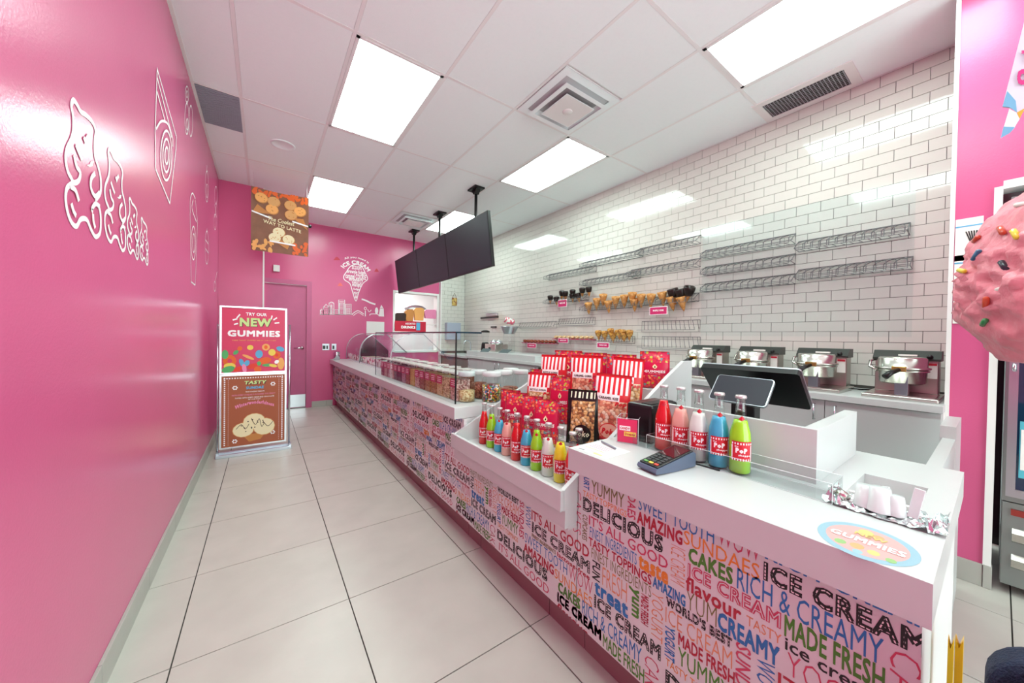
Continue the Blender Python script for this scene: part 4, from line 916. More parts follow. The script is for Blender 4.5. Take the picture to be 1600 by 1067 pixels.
def bag(kind, loc, w, h, rz, label, tilt=.12, roll=0, popm=None, name=''):
    nm_ = 'popcorn_bag' if kind != 'gummy' else 'gummy_bag'
    e = empty(nm_, loc, rz, label, 'bag', 'popcorn bags in the display bay' if kind != 'gummy' else 'crimson gummy candy bags in the display bay')
    if roll: e.rotation_euler = (roll, 0, rz)
    t = .055 if kind != 'gummy' else .03
    f = pouch(w, h, t, tilt=tilt); nx, nz = 12, 20
    def mi(u, v):
        if kind == 'pop':
            if v > .68: return 1 if int(u*14) % 2 == 0 and .72 < v < .96 else 0
            if v > .60: return 2 if .08 < u < .72 else 0
            if u < .07 or u > .93 or v < .03: return 0
            return 3
        if kind == 'black':
            if v > .80: return 0
            if u < .13 or u > .87 or v < .05: return 0
            return 3
        if v > .70 or v < .36: return 3
        return 0
    mats = {'pop': [bagr, bagw, bagw, popm or popc], 'black': [bagk, goldp, goldp, popd], 'gummy': [bagm, bagw, bagw, candy]}[kind]
    b = MB(); nx = 28 if kind == 'pop' else 14
    V = {}; vs_ = []
    for s in (-1, 1):
        for i in range(nx+1):
            for j in range(nz+1):
                V[(s, i, j)] = len(vs_); vs_.append(f(i/nx, j/nz, s))
    fs = []; ms = []
    for i in range(nx):
        for j in range(nz):
            fs.append((V[(-1, i, j)], V[(-1, i+1, j)], V[(-1, i+1, j+1)], V[(-1, i, j+1)])[::-1]); ms.append(mi((i+.5)/nx, (j+.5)/nz))
            fs.append((V[(1, i, j)], V[(1, i+1, j)], V[(1, i+1, j+1)], V[(1, i, j+1)])); ms.append(0)
    for j in range(nz):
        for i in (0, nx): fs.append((V[(-1, i, j)], V[(1, i, j)], V[(1, i, j+1)], V[(-1, i, j+1)])); ms.append(0)
    for i in range(nx): 
        for j in (0, nz): fs.append((V[(-1, i, j)], V[(-1, i+1, j)], V[(1, i+1, j)], V[(1, i, j)])); ms.append(0)
    b.v = vs_; b.f = fs; b.m = ms; b.sm = [True]*len(fs)
    b.build('pouch', mats, e)
    pr = MB()
    fr = lambda u0, u1, v0, v1, d=.0012: (lambda a, c: f(u0+(u1-u0)*a, v0+(v1-v0)*c, -1, d))
    def patch(cu_, cv, ru, rv, d, m):
        vs2 = [f(cu_, cv, -1, d)]; n2 = 18
        for q in range(1, 5):
            for k in range(n2): vs2.append(f(cu_+ru*q/4*math.cos(2*PI*k/n2), cv+rv*q/4*math.sin(2*PI*k/n2), -1, d))
        fs2 = [(0, 1+k, 1+(k+1) % n2) for k in range(n2)]+[(1+(q-1)*n2+k, 1+q*n2+k, 1+q*n2+(k+1) % n2, 1+(q-1)*n2+(k+1) % n2) for q in range(1, 4) for k in range(n2)]
        pr.add(vs2, fs2, m)
    if kind == 'pop':
        put_text(pr, name or 'KETTLE CORN', (0,)*3, (0,)*3, (0,)*3, 2, off=.03, bend=fr(.13, .68, .622, .662, .0015), res=1)
        patch(.5, .15, .27, .125, .0014, 1); patch(.5, .15, .245, .112, .002, 3)
        put_text(pr, 'Poko', (0,)*3, (0,)*3, (0,)*3, 1, off=.05, shear=.2, bend=fr(.30, .72, .10, .195, .003), res=1)
        put_text(pr, 'Pop', (0,)*3, (0,)*3, (0,)*3, 1, off=.04, shear=.2, bend=fr(.60, .92, .52, .60, .0022), res=1)
    elif kind == 'black':
        patch(.5, .21, .28, .17, .0014, 0)
        put_text(pr, 'Poko', (0,)*3, (0,)*3, (0,)*3, 3, off=.02, shear=.2, bend=fr(.27, .73, .16, .27, .003), res=1)
        for k in range(7): q = fr(.1+.12*k, .13+.12*k+.02*(k % 3), .85, .96); pr.add([q(0, 0), q(1, 0), q(1, 1), q(0, 1)], [(0, 1, 2, 3)], 1)
    else:
        put_text(pr, name or 'GUMMIES', (0,)*3, (0,)*3, (0,)*3, 2, off=.04, bend=fr(.16, .86, .42, .49), res=1)
        put_text(pr, 'sweet candy', (0,)*3, (0,)*3, (0,)*3, 2, off=0, bend=fr(.3, .7, .385, .405), res=1)
        q = fr(.42, .60, .53, .66); pr.add([q(.5, 0), q(.85, .2), q(.95, .5), q(.6, .85), q(.5, 1), q(.35, .85), q(.05, .5), q(.15, .2)], [tuple(range(8))], 3)
        q = fr(.475, .545, .555, .62, .002); pr.add([q(.5, 0), q(.9, .3), q(.6, 1), q(.1, .4)], [(0, 1, 2, 3)], 0)
    pr.build('print', {'pop': [bagw, bagr, choco, mat('bag_blush', '#f0b8a0')], 'black': [bagk, goldp, bagw, goldp], 'gummy': [bagk, bagw, bagw, mat('bag_drop', '#f3e3b0')]}[kind], e)
    return e
RZ = math.radians(33)
B_ = [('gummy', 1.20, 1.735, .70, .125, .235, 'crimson gummy bag leftmost in the front row', 0, None, ''), ('gummy', 1.175, 1.64, .70, .135, .235, 'crimson gummy bag second from the left in the front row', 0, None, ''), ('gummy', 1.18, 1.495, .70, .12, .235, 'crimson gummy bag third from the left, before the kettle corn bag', 0, None, ''), ('gummy', 1.175, 1.37, .70, .135, .235, 'crimson gummy bag just left of the black popcorn bag', 0, None, ''),
 ('pop', 1.32, 1.585, .776, .18, .27, 'red striped popcorn bag behind the left gummy bags, low white label', .0, popc, 'KETTLE CORN'), ('black', 1.247, 1.178, .746, .158, .258, 'black popcorn bag with gold top in the front row', .0, None, ''), ('pop', 1.325, 1.085, .776, .165, .31, 'red striped popcorn bag leaning beside the acrylic cube', .06, popp, 'CARAMEL KISS'),
 ('pop', 1.43, 1.605, .851, .165, .30, 'red striped pale popcorn bag at upper left of the bay', 0, popc, 'KETTLE CORN'), ('pop', 1.43, 1.335, .851, .175, .31, 'red striped caramel popcorn bag in the upper middle of the bay', 0, popp, 'CARAMEL CORN'), ('pop', 1.455, 1.095, .851, .15, .31, 'red striped pale popcorn bag at upper right of the bay', .05, popc, 'WHITE CHEDDAR'),
 ('gummy', 1.69, 1.085, .996, .15, .195, 'crimson gummy bag farthest right on the top step', 0, None, ''), ('gummy', 1.565, 1.62, .921, .18, .255, 'crimson gummy bag behind the upper left popcorn bag', 0, None, ''), ('gummy', 1.565, 1.41, .921, .16, .25, 'crimson gummy bag behind the upper middle popcorn bag', 0, None, ''), ('gummy', 1.42, 1.185, .851, .14, .21, 'crimson gummy bag behind the leaning popcorn bag', 0, None, ''),
 ('gummy', 1.565, 1.205, .921, .155, .25, 'crimson gummy bag behind the upper right popcorn bag', 0, None, ''), ('gummy', 1.43, 1.755, .851, .11, .20, 'crimson gummy bag at the far left behind the kettle corn bag', 0, None, ''), ('gummy', 1.35, 1.455, .776, .12, .26, 'crimson gummy bag upright between the two big popcorn bags', 0, None, '')]
for k, x, y, z, w_, h, lab, roll, pm, nm_ in B_:
    bag(k, (x, y, z+.001), w_, h, RZ, lab, tilt=.10, roll=roll, popm=pm, name=nm_)
for y in (1.62, 1.4, 1.2): tag(MB().box(1.158, 1.162, y-.05, y+.05, .7003, .745).build('price_card', paper), 'white price card on the bay step behind the bottles, %s' % {1.62: 'far left', 1.4: 'middle', 1.2: 'right'}[y], 'card', 'price cards on the bay step')

# ================================================================== TILL AREA
cu = empty('acrylic_cube', (1.222, .895, .8375), math.radians(28), 'clear acrylic cube stand with a pink sign beside the popcorn bag', 'sign holder')
aedge = mat('acrylic_edge', '#eef4f4', rough=.1)
def edges(par, x0, x1, y0, y1, z0, z1, r=.0011, loc_=False):
    e = MB()
    for z in (z0, z1): e.tube([(x0, y0, z), (x1, y0, z), (x1, y1, z), (x0, y1, z)], r, 4, closed=True)
    for x in (x0, x1):
        for y in (y0, y1): e.tube([(x, y, z0), (x, y, z1)], r, 4)
    o = e.build('edge_lines', aedge, par)
    return local(o, par) if loc_ else o
MB().box(-.046, .046, -.042, .042, 0, .10, b=.002).build('cube', acryl, cu)
edges(cu, -.046, .046, -.042, .042, .001, .10)
edges(ch, 1.186, 1.284, .246, .789, .8385, .8915, .0008, True)
sg = MB().box(-.0490, -.0470, -.038, .038, .004, .097).build('sign', magenta, cu)
sgt = MB().box(-.0497, -.0491, -.012, .030, .052, .070, 0).box(-.0500, -.0491, -.034, .012, .030, .048, 1)
put_text(sgt, 'CANDY', (-.0503, .028, .056), (0, -.038, 0), (0, 0, .010), 2, off=.03, res=1); put_text(sgt, 'Dreams', (-.0503, .008, .034), (0, -.038, 0), (0, 0, .010), 2, off=.03, res=1)
sgt.build('sign_print', [wprint, yellow_p, redl], sg)
tag(MB().box(1.185, 1.238, .795, .850, .8375, .842).box(1.185, 1.187, .795, .850, .842, .885).box(1.236, 1.238, .795, .850, .842, .885).box(1.187, 1.236, .848, .850, .842, .885).build('acrylic_dish', acryl), 'small open clear acrylic dish right of the pink sign cube', 'dish')
pb = empty('receipt_printer', (1.33, .865, .8375), 0, 'black receipt printer box behind the red till bottle', 'printer')
MB().box(-.085, .11, -.058, .062, 0, .155, b=.012).build('case', black, pb); MB().box(-.07, .09, -.045, .0, .1555, .158).build('cover', rubber, pb)
# card reader
cr = empty('card_reader', (1.065, .635, .8375), math.radians(-9), 'dark blue-grey card payment terminal lying on the till counter', 'card terminal')
bl_ = mat('slate_plastic', '#59677c', rough=.35)
MB().prism([(-.085, .004), (-.09, .012), (-.085, .020), (.085, .052), (.095, .045), (.095, .004), (.0, 0)], 'y', -.038, .038).build('case', bl_, cr)
M_ = Matrix.Translation((-.085, 0, .0205)) @ Matrix.Rotation(-math.atan2(.032, .17), 4, 'Y')
MB().box(.005, .172, -.036, .036, 0, .004, b=.0015, M=M_).build('face', black, cr)
MB().box(.088, .165, -.030, .030, .0042, .0052, M=M_).build('display', mat('reader_screen', '#4a1c24', rough=.05), cr)
kb = MB()
for i in range(5):
    for j in range(3 if i else 3): kb.box(.012+.0145*i, .022+.0145*i, -.028+.02*j, -.014+.02*j, .0042, .0062, (1+j) if i == 0 else 0, M=M_)
kb.build('keypad', [mat('key_grey', '#3a3c3e'), mat('key_red', '#c84a3a'), mat('key_yellow', '#d8c850'), mat('key_green', '#5a9a50')], cr)
tag(MB().tube([(1.17, .645, .842), (1.20, .61, .8395), (1.23, .60, .8395) , (1.29, .57, .8395)] and [(1.16, .625, .845), (1.178, .60, .8405), (1.182, .52, .8405)], .0025, 6).build('reader_cable', rubber), 'black cable running from the card terminal to the bottle channel', 'cable')
# papers
a = MB().box(.965, 1.105, .80, .955, .8373, .8378, M=None).build('flyer', paper); tag(a, 'white printed flyer taped at the left end of the till counter', 'flyer')
fp = MB()
for k, (x, c) in enumerate(((.985, 3), (1.01, 2), (1.03, 0), (1.045, 0), (1.06, 0))): fp.box(x, x+.006, .85, .94, .8379, .8381, c)
fp.box(.97, .98, .91, .94, .8379, .8381, 1).box(.972, .985, .83, .87, .8379, .8381, 2)
fp.build('flyer_print', [mat('faint_pink', '#dc98a6'), mat('faint_grey', '#8a8f90'), mat('faint_yellow', '#dcd68a'), mat('faint_rose', '#e0b0bc')], a)
pen = tag(MB().tube([(1.10, .935, .843), (1.075, .845, .843)], .004, 8).build('pen', mat('pen_grey', '#8b8f9c', rough=.3)), 'grey pen lying on the flyer at the till counter end', 'pen')
# oval sticker
stk = MB(); cxy = (1.028, .158)
t3 = lambda a, b: (a, b, .8374)
disc(stk, cxy, .088, .077, t3, 0, 40)
disc(stk, cxy, .072, .063, lambda a, b: (a, b, .8376), 1, 36)
for c, r, m in (((.985, .19), .012, 2), ((.985, .14), .012, 3), ((.99, .165), .014, 4), ((1.075, .165), .016, 3), ((1.07, .145), .012, 4), ((.978, .115), .010, 2), ((.965, .16), .010, 5)): disc(stk, c, r, r*.8, lambda a, b: (a, b, .8377), m, 10)
put_text(stk, 'GUMMIES', (1.012, .214, .8384), (0, -.114, 0), (.026, 0, 0), 6, off=.04)
put_text(stk, 'NEW', (1.048, .18, .8383), (0, -.05, 0), (.018, 0, 0), 3, off=.03)
tag(stk.build('oval_sticker', [mat('st_blue', '#8fb4c2'), mat('st_pink', '#d8a5a2'), mat('st_green', '#8fb878'), mat('st_yellow', '#d6c278'), mat('st_orange', '#dba472'), mat('st_teal', '#94bcc4'), mat('st_white', '#faf4f4')]), 'faded oval gummies sticker on the near end of the till counter', 'sticker')
# foil sheet and upturned clear cups
random.seed(5)
fo = MB(); nx, ny = 34, 16; V = []
for i in range(nx+1):
    for j in range(ny+1):
        y = .265-.205*i/nx; x = 1.185+.0*i+(.10+.02*math.sin(i))*j/ny
        edge = min(1, abs(i-nx/2)/(nx/2)); amp = .002+.012*edge**2
        z = .8395+amp*abs(random.gauss(0, 1))*(1 if 0 < j < ny else .6)+.006*(j/ny)
        V.append((x+random.uniform(-.003, .003), y+random.uniform(-.003, .003), min(z, .868)))
fo.add(V, [(i*(ny+1)+j, (i+1)*(ny+1)+j, (i+1)*(ny+1)+j+1, i*(ny+1)+j+1) for i in range(nx) for j in range(ny)])
fob = fo.build('foil_sheet', mat('foil', '#d5dcdc', rough=.24, metal=1)); tag(fob, 'crumpled silver foil sheet under the upturned cups by the cut-out', 'foil')
cupm = mat('frosted_cup', '#e4eeee', rough=.25, trans=.15, coat=.2)
CU = [(1.232, .190, .026, .050, 'large frosted cup lying at the left on the foil'), (1.222, .165, .026, .056, 'tall frosted cup standing in the middle of the foil'), (1.225, .138, .019, .045, 'small frosted cup right of the tall one on the foil')]
for x, y, r, h, l in CU:
    c = MB().lathe([(r, 0), (r*.98, .002), (r*.72, h), (0, h)], 22).build('cup_wall', cupm)
    c.name = 'frosted_cup'; c.location = (x, y, .846); tag(c, l, 'cup', 'frosted cups on the foil')
sp = MB().box(-.004, .004, -.009, .009, 0, .07, b=.0015).build('clear_spoon', cupm); sp.location = (1.225, .112, .85); sp.rotation_euler = (.15, .12, 0); tag(sp, 'upright frosted plastic spoon handle at the right of the foil', 'spoon')
sp = MB().box(-.004, .004, -.007, .007, 0, .05, b=.0015).build('clear_spoon', cupm); sp.location = (1.25, .155, .85); sp.rotation_euler = (-.1, .1, 0); tag(sp, 'short frosted plastic spoon handle behind the tall cup', 'spoon')
ss = tag(MB().tube([(1.235, .245, .86), (1.225, .225, .852)], [.012, .012], 10).build('metal_scoop', steel), 'small metal scoop end resting in the left of the foil', 'scoop')

# till screens
po = empty('till_terminal', (1.6, .58, .8375), 0, 'large black till screen seen from behind with a small tilted customer display', 'till')
def slab(mb, p, th):
    p = [Vector(q) for q in p]; n = (p[1]-p[0]).cross(p[3]-p[0]).normalized()*th
    mb.add([tuple(q) for q in p]+[tuple(q+n) for q in p], [(0, 1, 2, 3), (7, 6, 5, 4), (0, 4, 5, 1), (1, 5, 6, 2), (2, 6, 7, 3), (3, 7, 4, 0)])
def rslab(name, p, th, m, parent, r=.01):
    p = [Vector(q) for q in p]; u = p[1]-p[0]; v = p[3]-p[0]; n = u.cross(v).normalized()*th; lu, lv = u.length, v.length
    o = []
    for (a, b), s in (((0, 0), 0), ((1, 0), 1), ((1, 1), 2), ((0, 1), 3)):
        for k in range(5):
            t = PI+PI/2*s+PI/2*k/4
            cx = r/lu if a == 0 else 1-r/lu; cy = r/lv if b == 0 else 1-r/lv
            o.append((cx+r/lu*math.cos(t), cy+r/lv*math.sin(t)))
    vs_ = [p[0]+u*a+v*b for a, b in o]; k = len(o)
    mb = MB().add([tuple(q) for q in vs_]+[tuple(q+n) for q in vs_], [tuple(range(k))[::-1], tuple(range(k, 2*k))]+[(i, (i+1) % k, k+(i+1) % k, k+i) for i in range(k)])
    return local(mb.build(name, m, parent), parent)
TLs, TRs, BRs, BLs = (1.52, .752, 1.158), (1.52, .410, 1.158), (1.665, .408, 1.018), (1.665, .752, 1.018)
rslab('screen_back', [BLs, BRs, TRs, TLs], .022, black, po, .012)
rslab('screen_rim', [tuple(Vector(q)+Vector((.004, 0, .004))) for q in (BLs, BRs, TRs, TLs)], .006, alum, po, .012)
a_, b_, c_, d_ = (1.375, .650, 1.03), (1.375, .460, 1.027), (1.452, .458, 1.117), (1.452, .648, 1.117)
rslab('customer_display_rim', [a_, b_, c_, d_], .010, alum, po, .012)
def ins(q, t): 
    ce_ = (Vector(a_)+Vector(c_))/2; return tuple(ce_+(Vector(q)-ce_)*t)
nn = (Vector(b_)-Vector(a_)).cross(Vector(d_)-Vector(a_)).normalized()
s_ = 1 if nn.x < 0 else -1
rslab('customer_display_glass', [tuple(Vector(ins(q, .96))+nn*(.0105 if s_ > 0 else -.002)) for q in (a_, b_, c_, d_)], .0012 if s_ > 0 else .0015, screen, po, .009)
local(MB().box(1.44, 1.50, .52, .60, .8376, 1.04, b=.006).box(1.46, 1.62, .53, .59, 1.02, 1.05).box(1.40, 1.66, .44, .68, .8376, .852, b=.003).build('stand', black, po), po)
tag(MB().box(1.69, 1.84, .40, .85, .8375, .852, b=.003).build('till_drawer_top', dgrey), 'flat dark grey tray behind the till surround', 'tray')
tag(MB().tube([(1.70, .93, .853), (1.71, .89, .858), (1.70, .85, .862)], [.022, .028, .018], 12).build('barcode_scanner', black), 'black hand scanner lying behind the printer', 'scanner')

# ================================================================== FAR EQUIPMENT
fw_ = empty('fudge_warmer', (3.27, 5.15, 1.0055), 0, 'steel topping warmer with two chrome lids at the far end of the back counter', 'warmer')
MB().box(-.13, .13, -.17, .17, 0, .13, b=.005).build('case', steel, fw_)
for y in (-.08, .08): MB().lathe([(.07, .13), (.07, .16), (.05, .185), (.012, .19), (.012, .20), (0, .205)], 16, c=(0, y, 0)).build('lid', chrome, fw_)
MB().lathe([(.014, 0), (.012, .015)], 10, M=Matrix.Translation((-.13, .02, .06)) @ Matrix.Rotation(-PI/2, 4, 'Y')).build('knob', black, fw_)
bd = empty('drink_blender', (3.25, 5.50, 1.0055), 0, 'black blender with a clear jug left of the steel warmer', 'blender')
MB().lathe([(.075, 0), (.08, .01), (.065, .13), (.055, .15)], 16).build('base', black, bd); MB().lathe([(.05, .15), (.075, .33)], 16, cap=False).build('jug', acryl, bd); MB().lathe([(.078, .33), (.078, .355), (.03, .37), (0, .37)], 16).build('lid', black, bd)
cp = empty('cup_dispenser', (3.28, 4.78, 1.0055), 0, 'tall clear cylindrical dispenser with a grey funnel top on the back counter', 'dispenser')
MB().lathe([(.10, 0), (.10, .30)], 20, cap=False).lathe([(.098, .001), (0, .001)], 20, cap=False).build('cylinder', acryl, cp)
MB().lathe([(.085, .302), (.15, .42), (.15, .43), (.08, .315)], 20, cap=False).build('funnel', alum, cp)
tag(MB().lathe([(.045, 0), (.052, .02), (.048, .05), (.053, .08), (.049, .12), (.05, .15)], 16, M=Matrix.Translation((3.30, 4.70, 1.50)) @ Matrix.Rotation(-1.35, 4, 'Y')).build('paper_cups', ramp_mat('cup_stripe', 'v', 30, [(0, '#e86a80'), (.5, '#f6f0ee')])), 'stack of pink and white paper cups lying on the clear dispenser', 'cups')
for x, y, z, rz, s, t in ((3.0, 5.05, 1.0055, .5, .08, 'small dark tablet stand near the front of the raised worktop'), (3.10, 4.62, 1.0055, .2, .10, 'dark low tray right of the tablet stand on the raised worktop')):
    e = empty('tablet_stand', (x, y, z), rz, t, 'tablet')
    MB().prism([(-.06, .0), (-.055, 0), (.05, .05), (.045, .055)], 'y', -s, s).build('panel', mat('tablet_grey', '#4c5a5e', rough=.3), e); MB().prism([(.0, 0), (.05, 0), (.045, .04)], 'y', -.01, .01).build('foot', black, e)
hs = tag(MB().box(3.44, 3.515, 5.55, 5.85, 1.70, 1.706).box(3.50, 3.515, 5.5, 5.9, 1.66, 1.70).build('steel_wall_shelf', alum), 'thin metal wall shelf bar left of the clear dispenser', 'shelf')
a = at(706, 455, 'y', 6.86); b = at(713.5, 478, 'y', 6.86)
og = empty('wall_ornament', ((a.x+b.x)/2, 6.853, b.z), 0, 'small golden hanging plaque on the tiled back wall', 'ornament')
wd_ = (b.x-a.x)
MB().box(-wd_*.5, wd_*.5, -.012, 0, 0, .17, b=.004).build('plaque', ramp_mat('gilt_pattern', 'v', 40, [(0, '#b8954a'), (.4, '#d8bc70'), (.7, '#8a4a38')]), og)
MB().tube([(-wd_*.4, -.004, .17), (0, -.004, .27), (wd_*.4, -.004, .17)], .004, 5).build('hanging_cord', mat('cord_brown', '#6a5030'), og)
a = at(695, 504, 'y', 6.86); b = at(716, 531, 'y', 6.86)
tag(MB().box(a.x, b.x, 6.74, 6.859, b.z, a.z, b=.01).build('towel_dispenser', mat('smoke_plastic', '#a9b2c4', rough=.2)), 'smoky grey paper towel dispenser on the tiled back wall', 'dispenser')
for k, (u, v) in enumerate(((719, 483), (721, 500))):
    p = at(u, v, 'x', XR); tag(MB().box(XR-.03, XR-.0005, p.y-.03, p.y+.03, p.z-.04, p.z+.03, b=.004).build('soap_dispenser', whitep), 'small white wall fitting in the tiled corner, %s one' % ('upper', 'lower')[k], 'dispenser')
for u0, u1, v, nm_, t in ((752, 779, 497, 'wall_hook_rail', 'narrow black rail on the tiled wall above the warmer'), (768, 776, 511, 'wall_hook_rail', 'short black clip on the tiled wall above the warmer')):
    p = at(u0, v, 'x', XR); q = at(u1, v-1, 'x', XR); tag(MB().box(XR-.02, XR-.0005, q.y, p.y, p.z-.012, p.z+.012).build(nm_, black), t, 'rail')

# pass-through contents
sg = empty('drinks_sign', (2.4, 6.90, 1.4), 0, 'red banner sign with a blue cup picture below the pass-through window goods', 'sign')
a = at(617, 501, 'y', 6.9); b = at(665, 521, 'y', 6.9)
local(MB().box(a.x, b.x, 6.89, 6.90, b.z+.03, a.z).build('panel', mat('sign_red', '#c81f3c', rough=.4), sg), sg)
tx_ = MB(); put_text(tx_, 'ASSORTED', (a.x+.20, 6.8892, b.z+.17), (.20, 0, 0), (0, 0, .035), 0, off=.02); put_text(tx_, 'DRINKS', (a.x+.12, 6.8892, b.z+.09), (.28, 0, 0), (0, 0, .055), 0, off=.04)
tx_.box(a.x+.42, a.x+.50, 6.8885, 6.8895, b.z+.06, a.z-.02, 1); local(tx_.build('lettering', [wprint, blue_p], sg), sg)
local(MB().box(a.x, a.x+.02, 6.9, 6.949, b.z+.05, b.z+.08).box(b.x-.02, b.x, 6.9, 6.949, b.z+.05, b.z+.08).build('bracket', alum, sg), sg)
for k, (u0, u1, v0, v1, m, t, nme) in enumerate(((616, 634, 488, 501, 'choco', 'dark and white snack bag at the left of the pass-through', 'snack_bag'), (632, 646, 483, 499, 'cone', 'golden brown cone bag second in the pass-through', 'cone_bag'), (646, 662, 480, 498, 'peach', 'pale peach cone bag third in the pass-through', 'cone_bag'), (662, 682, 483, 495, 'pink', 'pink and white carton at the right of the pass-through', 'carton'))):
    a = at(u0, v0, 'y', 7.02); b = at(u1, v1, 'y', 7.02); 
    tag(MB().prism([(a.x+.03, b.z-.04), (b.x-.02, b.z-.04), (b.x, a.z-.03), (b.x-.05, a.z), (a.x+.04, a.z-.01), (a.x, a.z-.05)], 'y', 6.985, 7.055).build(nme, [MATS['candy_print'] if False else PM[PI_[m]]]), t, 'bag' if k < 3 else 'carton')
a = at(616, 501, 'y', 7.02)
tag(MB().box(WX0+.01, WX1-.01, 6.975, 7.09, a.z-.06, a.z-.045).build('pass_shelf', whitep), 'white shelf across the pass-through opening', 'shelf')
tag(MB().ball((2.62, 7.35, 1.82), (.24, .08, .09), 14).build('foil_duct', mat('foil2', '#b8bcc0', rough=.35, metal=1, bump=.6, bscale=6)), 'crinkled silver duct hanging in the room behind the pass-through', 'duct')

# ================================================================== WIRE RACKS + CONES
rackn = [0]
hook = MB().tube([(0, 0, .028), (-.06, -.022, .005), (-.12, -.030, -.02), (-.125, -.030, -.062), (-.122, .030, -.062), (-.12, .030, -.02), (-.06, .022, .005), (0, 0, .028)], .0028, 4).tube([(0, 0, -.052), (-.122, 0, -.062)], .0024, 4).mesh('hook', wire)
def rack(u0, v0, u1, v1, n, label):
    a = at(u0, v0, 'x', XR-.014); b = at(u1, v1, 'x', XR-.014)
    z = (a.z+b.z)/2; L_ = a.y-b.y
    e = empty('wire_rack', (XR-.012, (a.y+b.y)/2, z), 0, label, 'wire rack', 'wire cone racks on the tiled wall'); h = L_/2
    MB().tube([(0, -h, .03), (0, h, .03), (0, h, -.055), (0, -h, -.055), (0, -h, .03)], .003, 5).tube([(-.06, -h, 0-.028), (-.06, h, -.028)], .002, 4).tube([(-.02, -h, .02), (-.02, h, .02)], .002, 4).tube([(-.10, -h, -.045), (-.10, h, -.045)], .002, 4).build('rods', wire, e)
    for q in (h, -h): MB().tube([(0, q, .03), (-.11, q, -.045), (0, q, -.055)], .0028, 5).build('end_bracket', wire, e)
    for k in range(n): obj('hook', hook, e, (0, -h+.04+(L_-.08)*k/(n-1), 0))
    return e
RK = [(858, 432, 932, 417, 12, 'wire rack highest at the left, holding a few black tips'), (914, 413, 1005, 393, 12, 'wire rack high on the wall, second from the left'), (1000, 392, 1095, 372, 11, 'wire rack high on the wall, third from the left'),
 (914, 443, 1001, 424, 12, 'empty wire rack in the second row, left one'), (987, 427, 1095, 406, 12, 'empty wire rack in the second row above the plain cones'),
 (1102, 398, 1243, 368, 12, 'empty wire rack at upper middle right of the wall, top of three'), (1102, 426, 1243, 397, 12, 'empty wire rack in the middle of the three stacked ones'), (1102, 453, 1243, 427, 12, 'empty wire rack lowest of the three stacked ones'),
 (1248, 385, 1422, 352, 12, 'wide empty wire rack nearest the pink wall, upper one'), (1248, 429, 1426, 405, 12, 'wide empty wire rack nearest the pink wall, lower one'),
 (857, 472, 920, 459, 9, 'wire rack carrying the chocolate dipped cones'), (914, 481, 1000, 470, 10, 'wire rack carrying the left plain waffle cones'), (1000, 471, 1092, 461, 10, 'wire rack carrying the right plain waffle cones')]
for r in RK: rack(*r)
gridm_ = []
for u0, v0, u1, v1, dz, t in ((1003, 502, 1094, 500, .12, 'slanting wire rack above the popcorn bags, upper one'), (1003, 526, 1094, 526, .14, 'slanting wire rack above the popcorn bags, lower one'), (812, 506, 870, 500, .10, 'fine wire basket rack left of the lower cones'), (873, 499, 930, 495, .10, 'fine wire basket rack second from the dispenser'), (935, 527, 992, 524, .08, 'wire rack carrying the caramel dipped cones')):
    a = at(u0, v0, 'x', XR-.014); b = at(u1, v1, 'x', XR-.014); L_ = a.y-b.y; e = empty('wire_rack', (XR-.012, (a.y+b.y)/2, (a.z+b.z)/2), 0, t, 'wire rack', 'wire cone racks on the tiled wall'); h = L_/2
    MB().tube([(0, -h, 0), (0, h, 0), (0, h, -dz), (0, -h, -dz), (0, -h, 0)], .003, 5).tube([(-.10, -h, .02-dz), (-.10, h, .02-dz)], .0025, 4).build('rods', wire, e)
    n = 14
    hk = MB().tube([(0, 0, 0), (-.10, -.07, -dz*.8), (-.11, -.075, -dz*.65)], .0022, 4).mesh('hook', wire)
    for k in range(n): obj('hook', hk, e, (0, -h+.03+(L_-.06)*k/(n-1), 0))
# clear acrylic back panels of the racks
for u0, u1, t in ((1099, 1246, 'clear acrylic back board behind the three stacked racks'), (1247, 1430, 'clear acrylic back board nearest the pink wall')):
    a = at(u0, 330, 'x', XR-.004); b = at(u1, 330, 'x', XR-.004)
    tag(MB().box(XR-.006, XR-.002, b.y, a.y, 1.30, 2.36).build('clear_backboard', pane), t, 'board')
waf = ramp_mat('waffle', 'v', 60, [(0, '#cf9350'), (.5, '#c0823f'), (.8, '#dba566')], rough=.6, bump=.5)
chd = mat('dark_chocolate', '#21130f', rough=.3); car = mat('caramel_dip', '#9a6420', rough=.3); nutm = ramp_mat('nut_coat', 'v', 90, [(0, '#b87a2c'), (.5, '#d8a850'), (.8, '#6a3a18')], rough=.5, bump=.5)
cone_me = MB().lathe([(0, -.115), (.012, -.09), (.040, .0), (.043, .018), (.038, .018), (.03, .0), (0, -.05)], 16).mesh('cone', waf)
rim = {k: MB().lathe([(.026, -.046), (.036, -.044), (.042, -.02), (.046, .0), (.047, .022), (.043, .030), (.036, .026), (.03, .01), (0, .0)], 16).mesh('dipped_rim', m) for k, m in (('choc', chd), ('nut', nutm))}
def wcone(u, v, kind, label, tilt=0, sc=1.0):
    p = at(u, v, 'x', XR-.09); e = empty('waffle_cone', (XR-.09, p.y, p.z), 0, label, 'cone', {'plain': 'plain waffle cones on the racks', 'choc': 'chocolate dipped cones on the racks', 'nut': 'caramel dipped cones on the racks'}[kind])
    e.rotation_euler = (tilt, -.25, 0); e.scale = (sc,)*3
    obj('cone', cone_me, e)
    if kind != 'plain': obj('dipped_rim', rim[kind], e)
S4 = 6.154
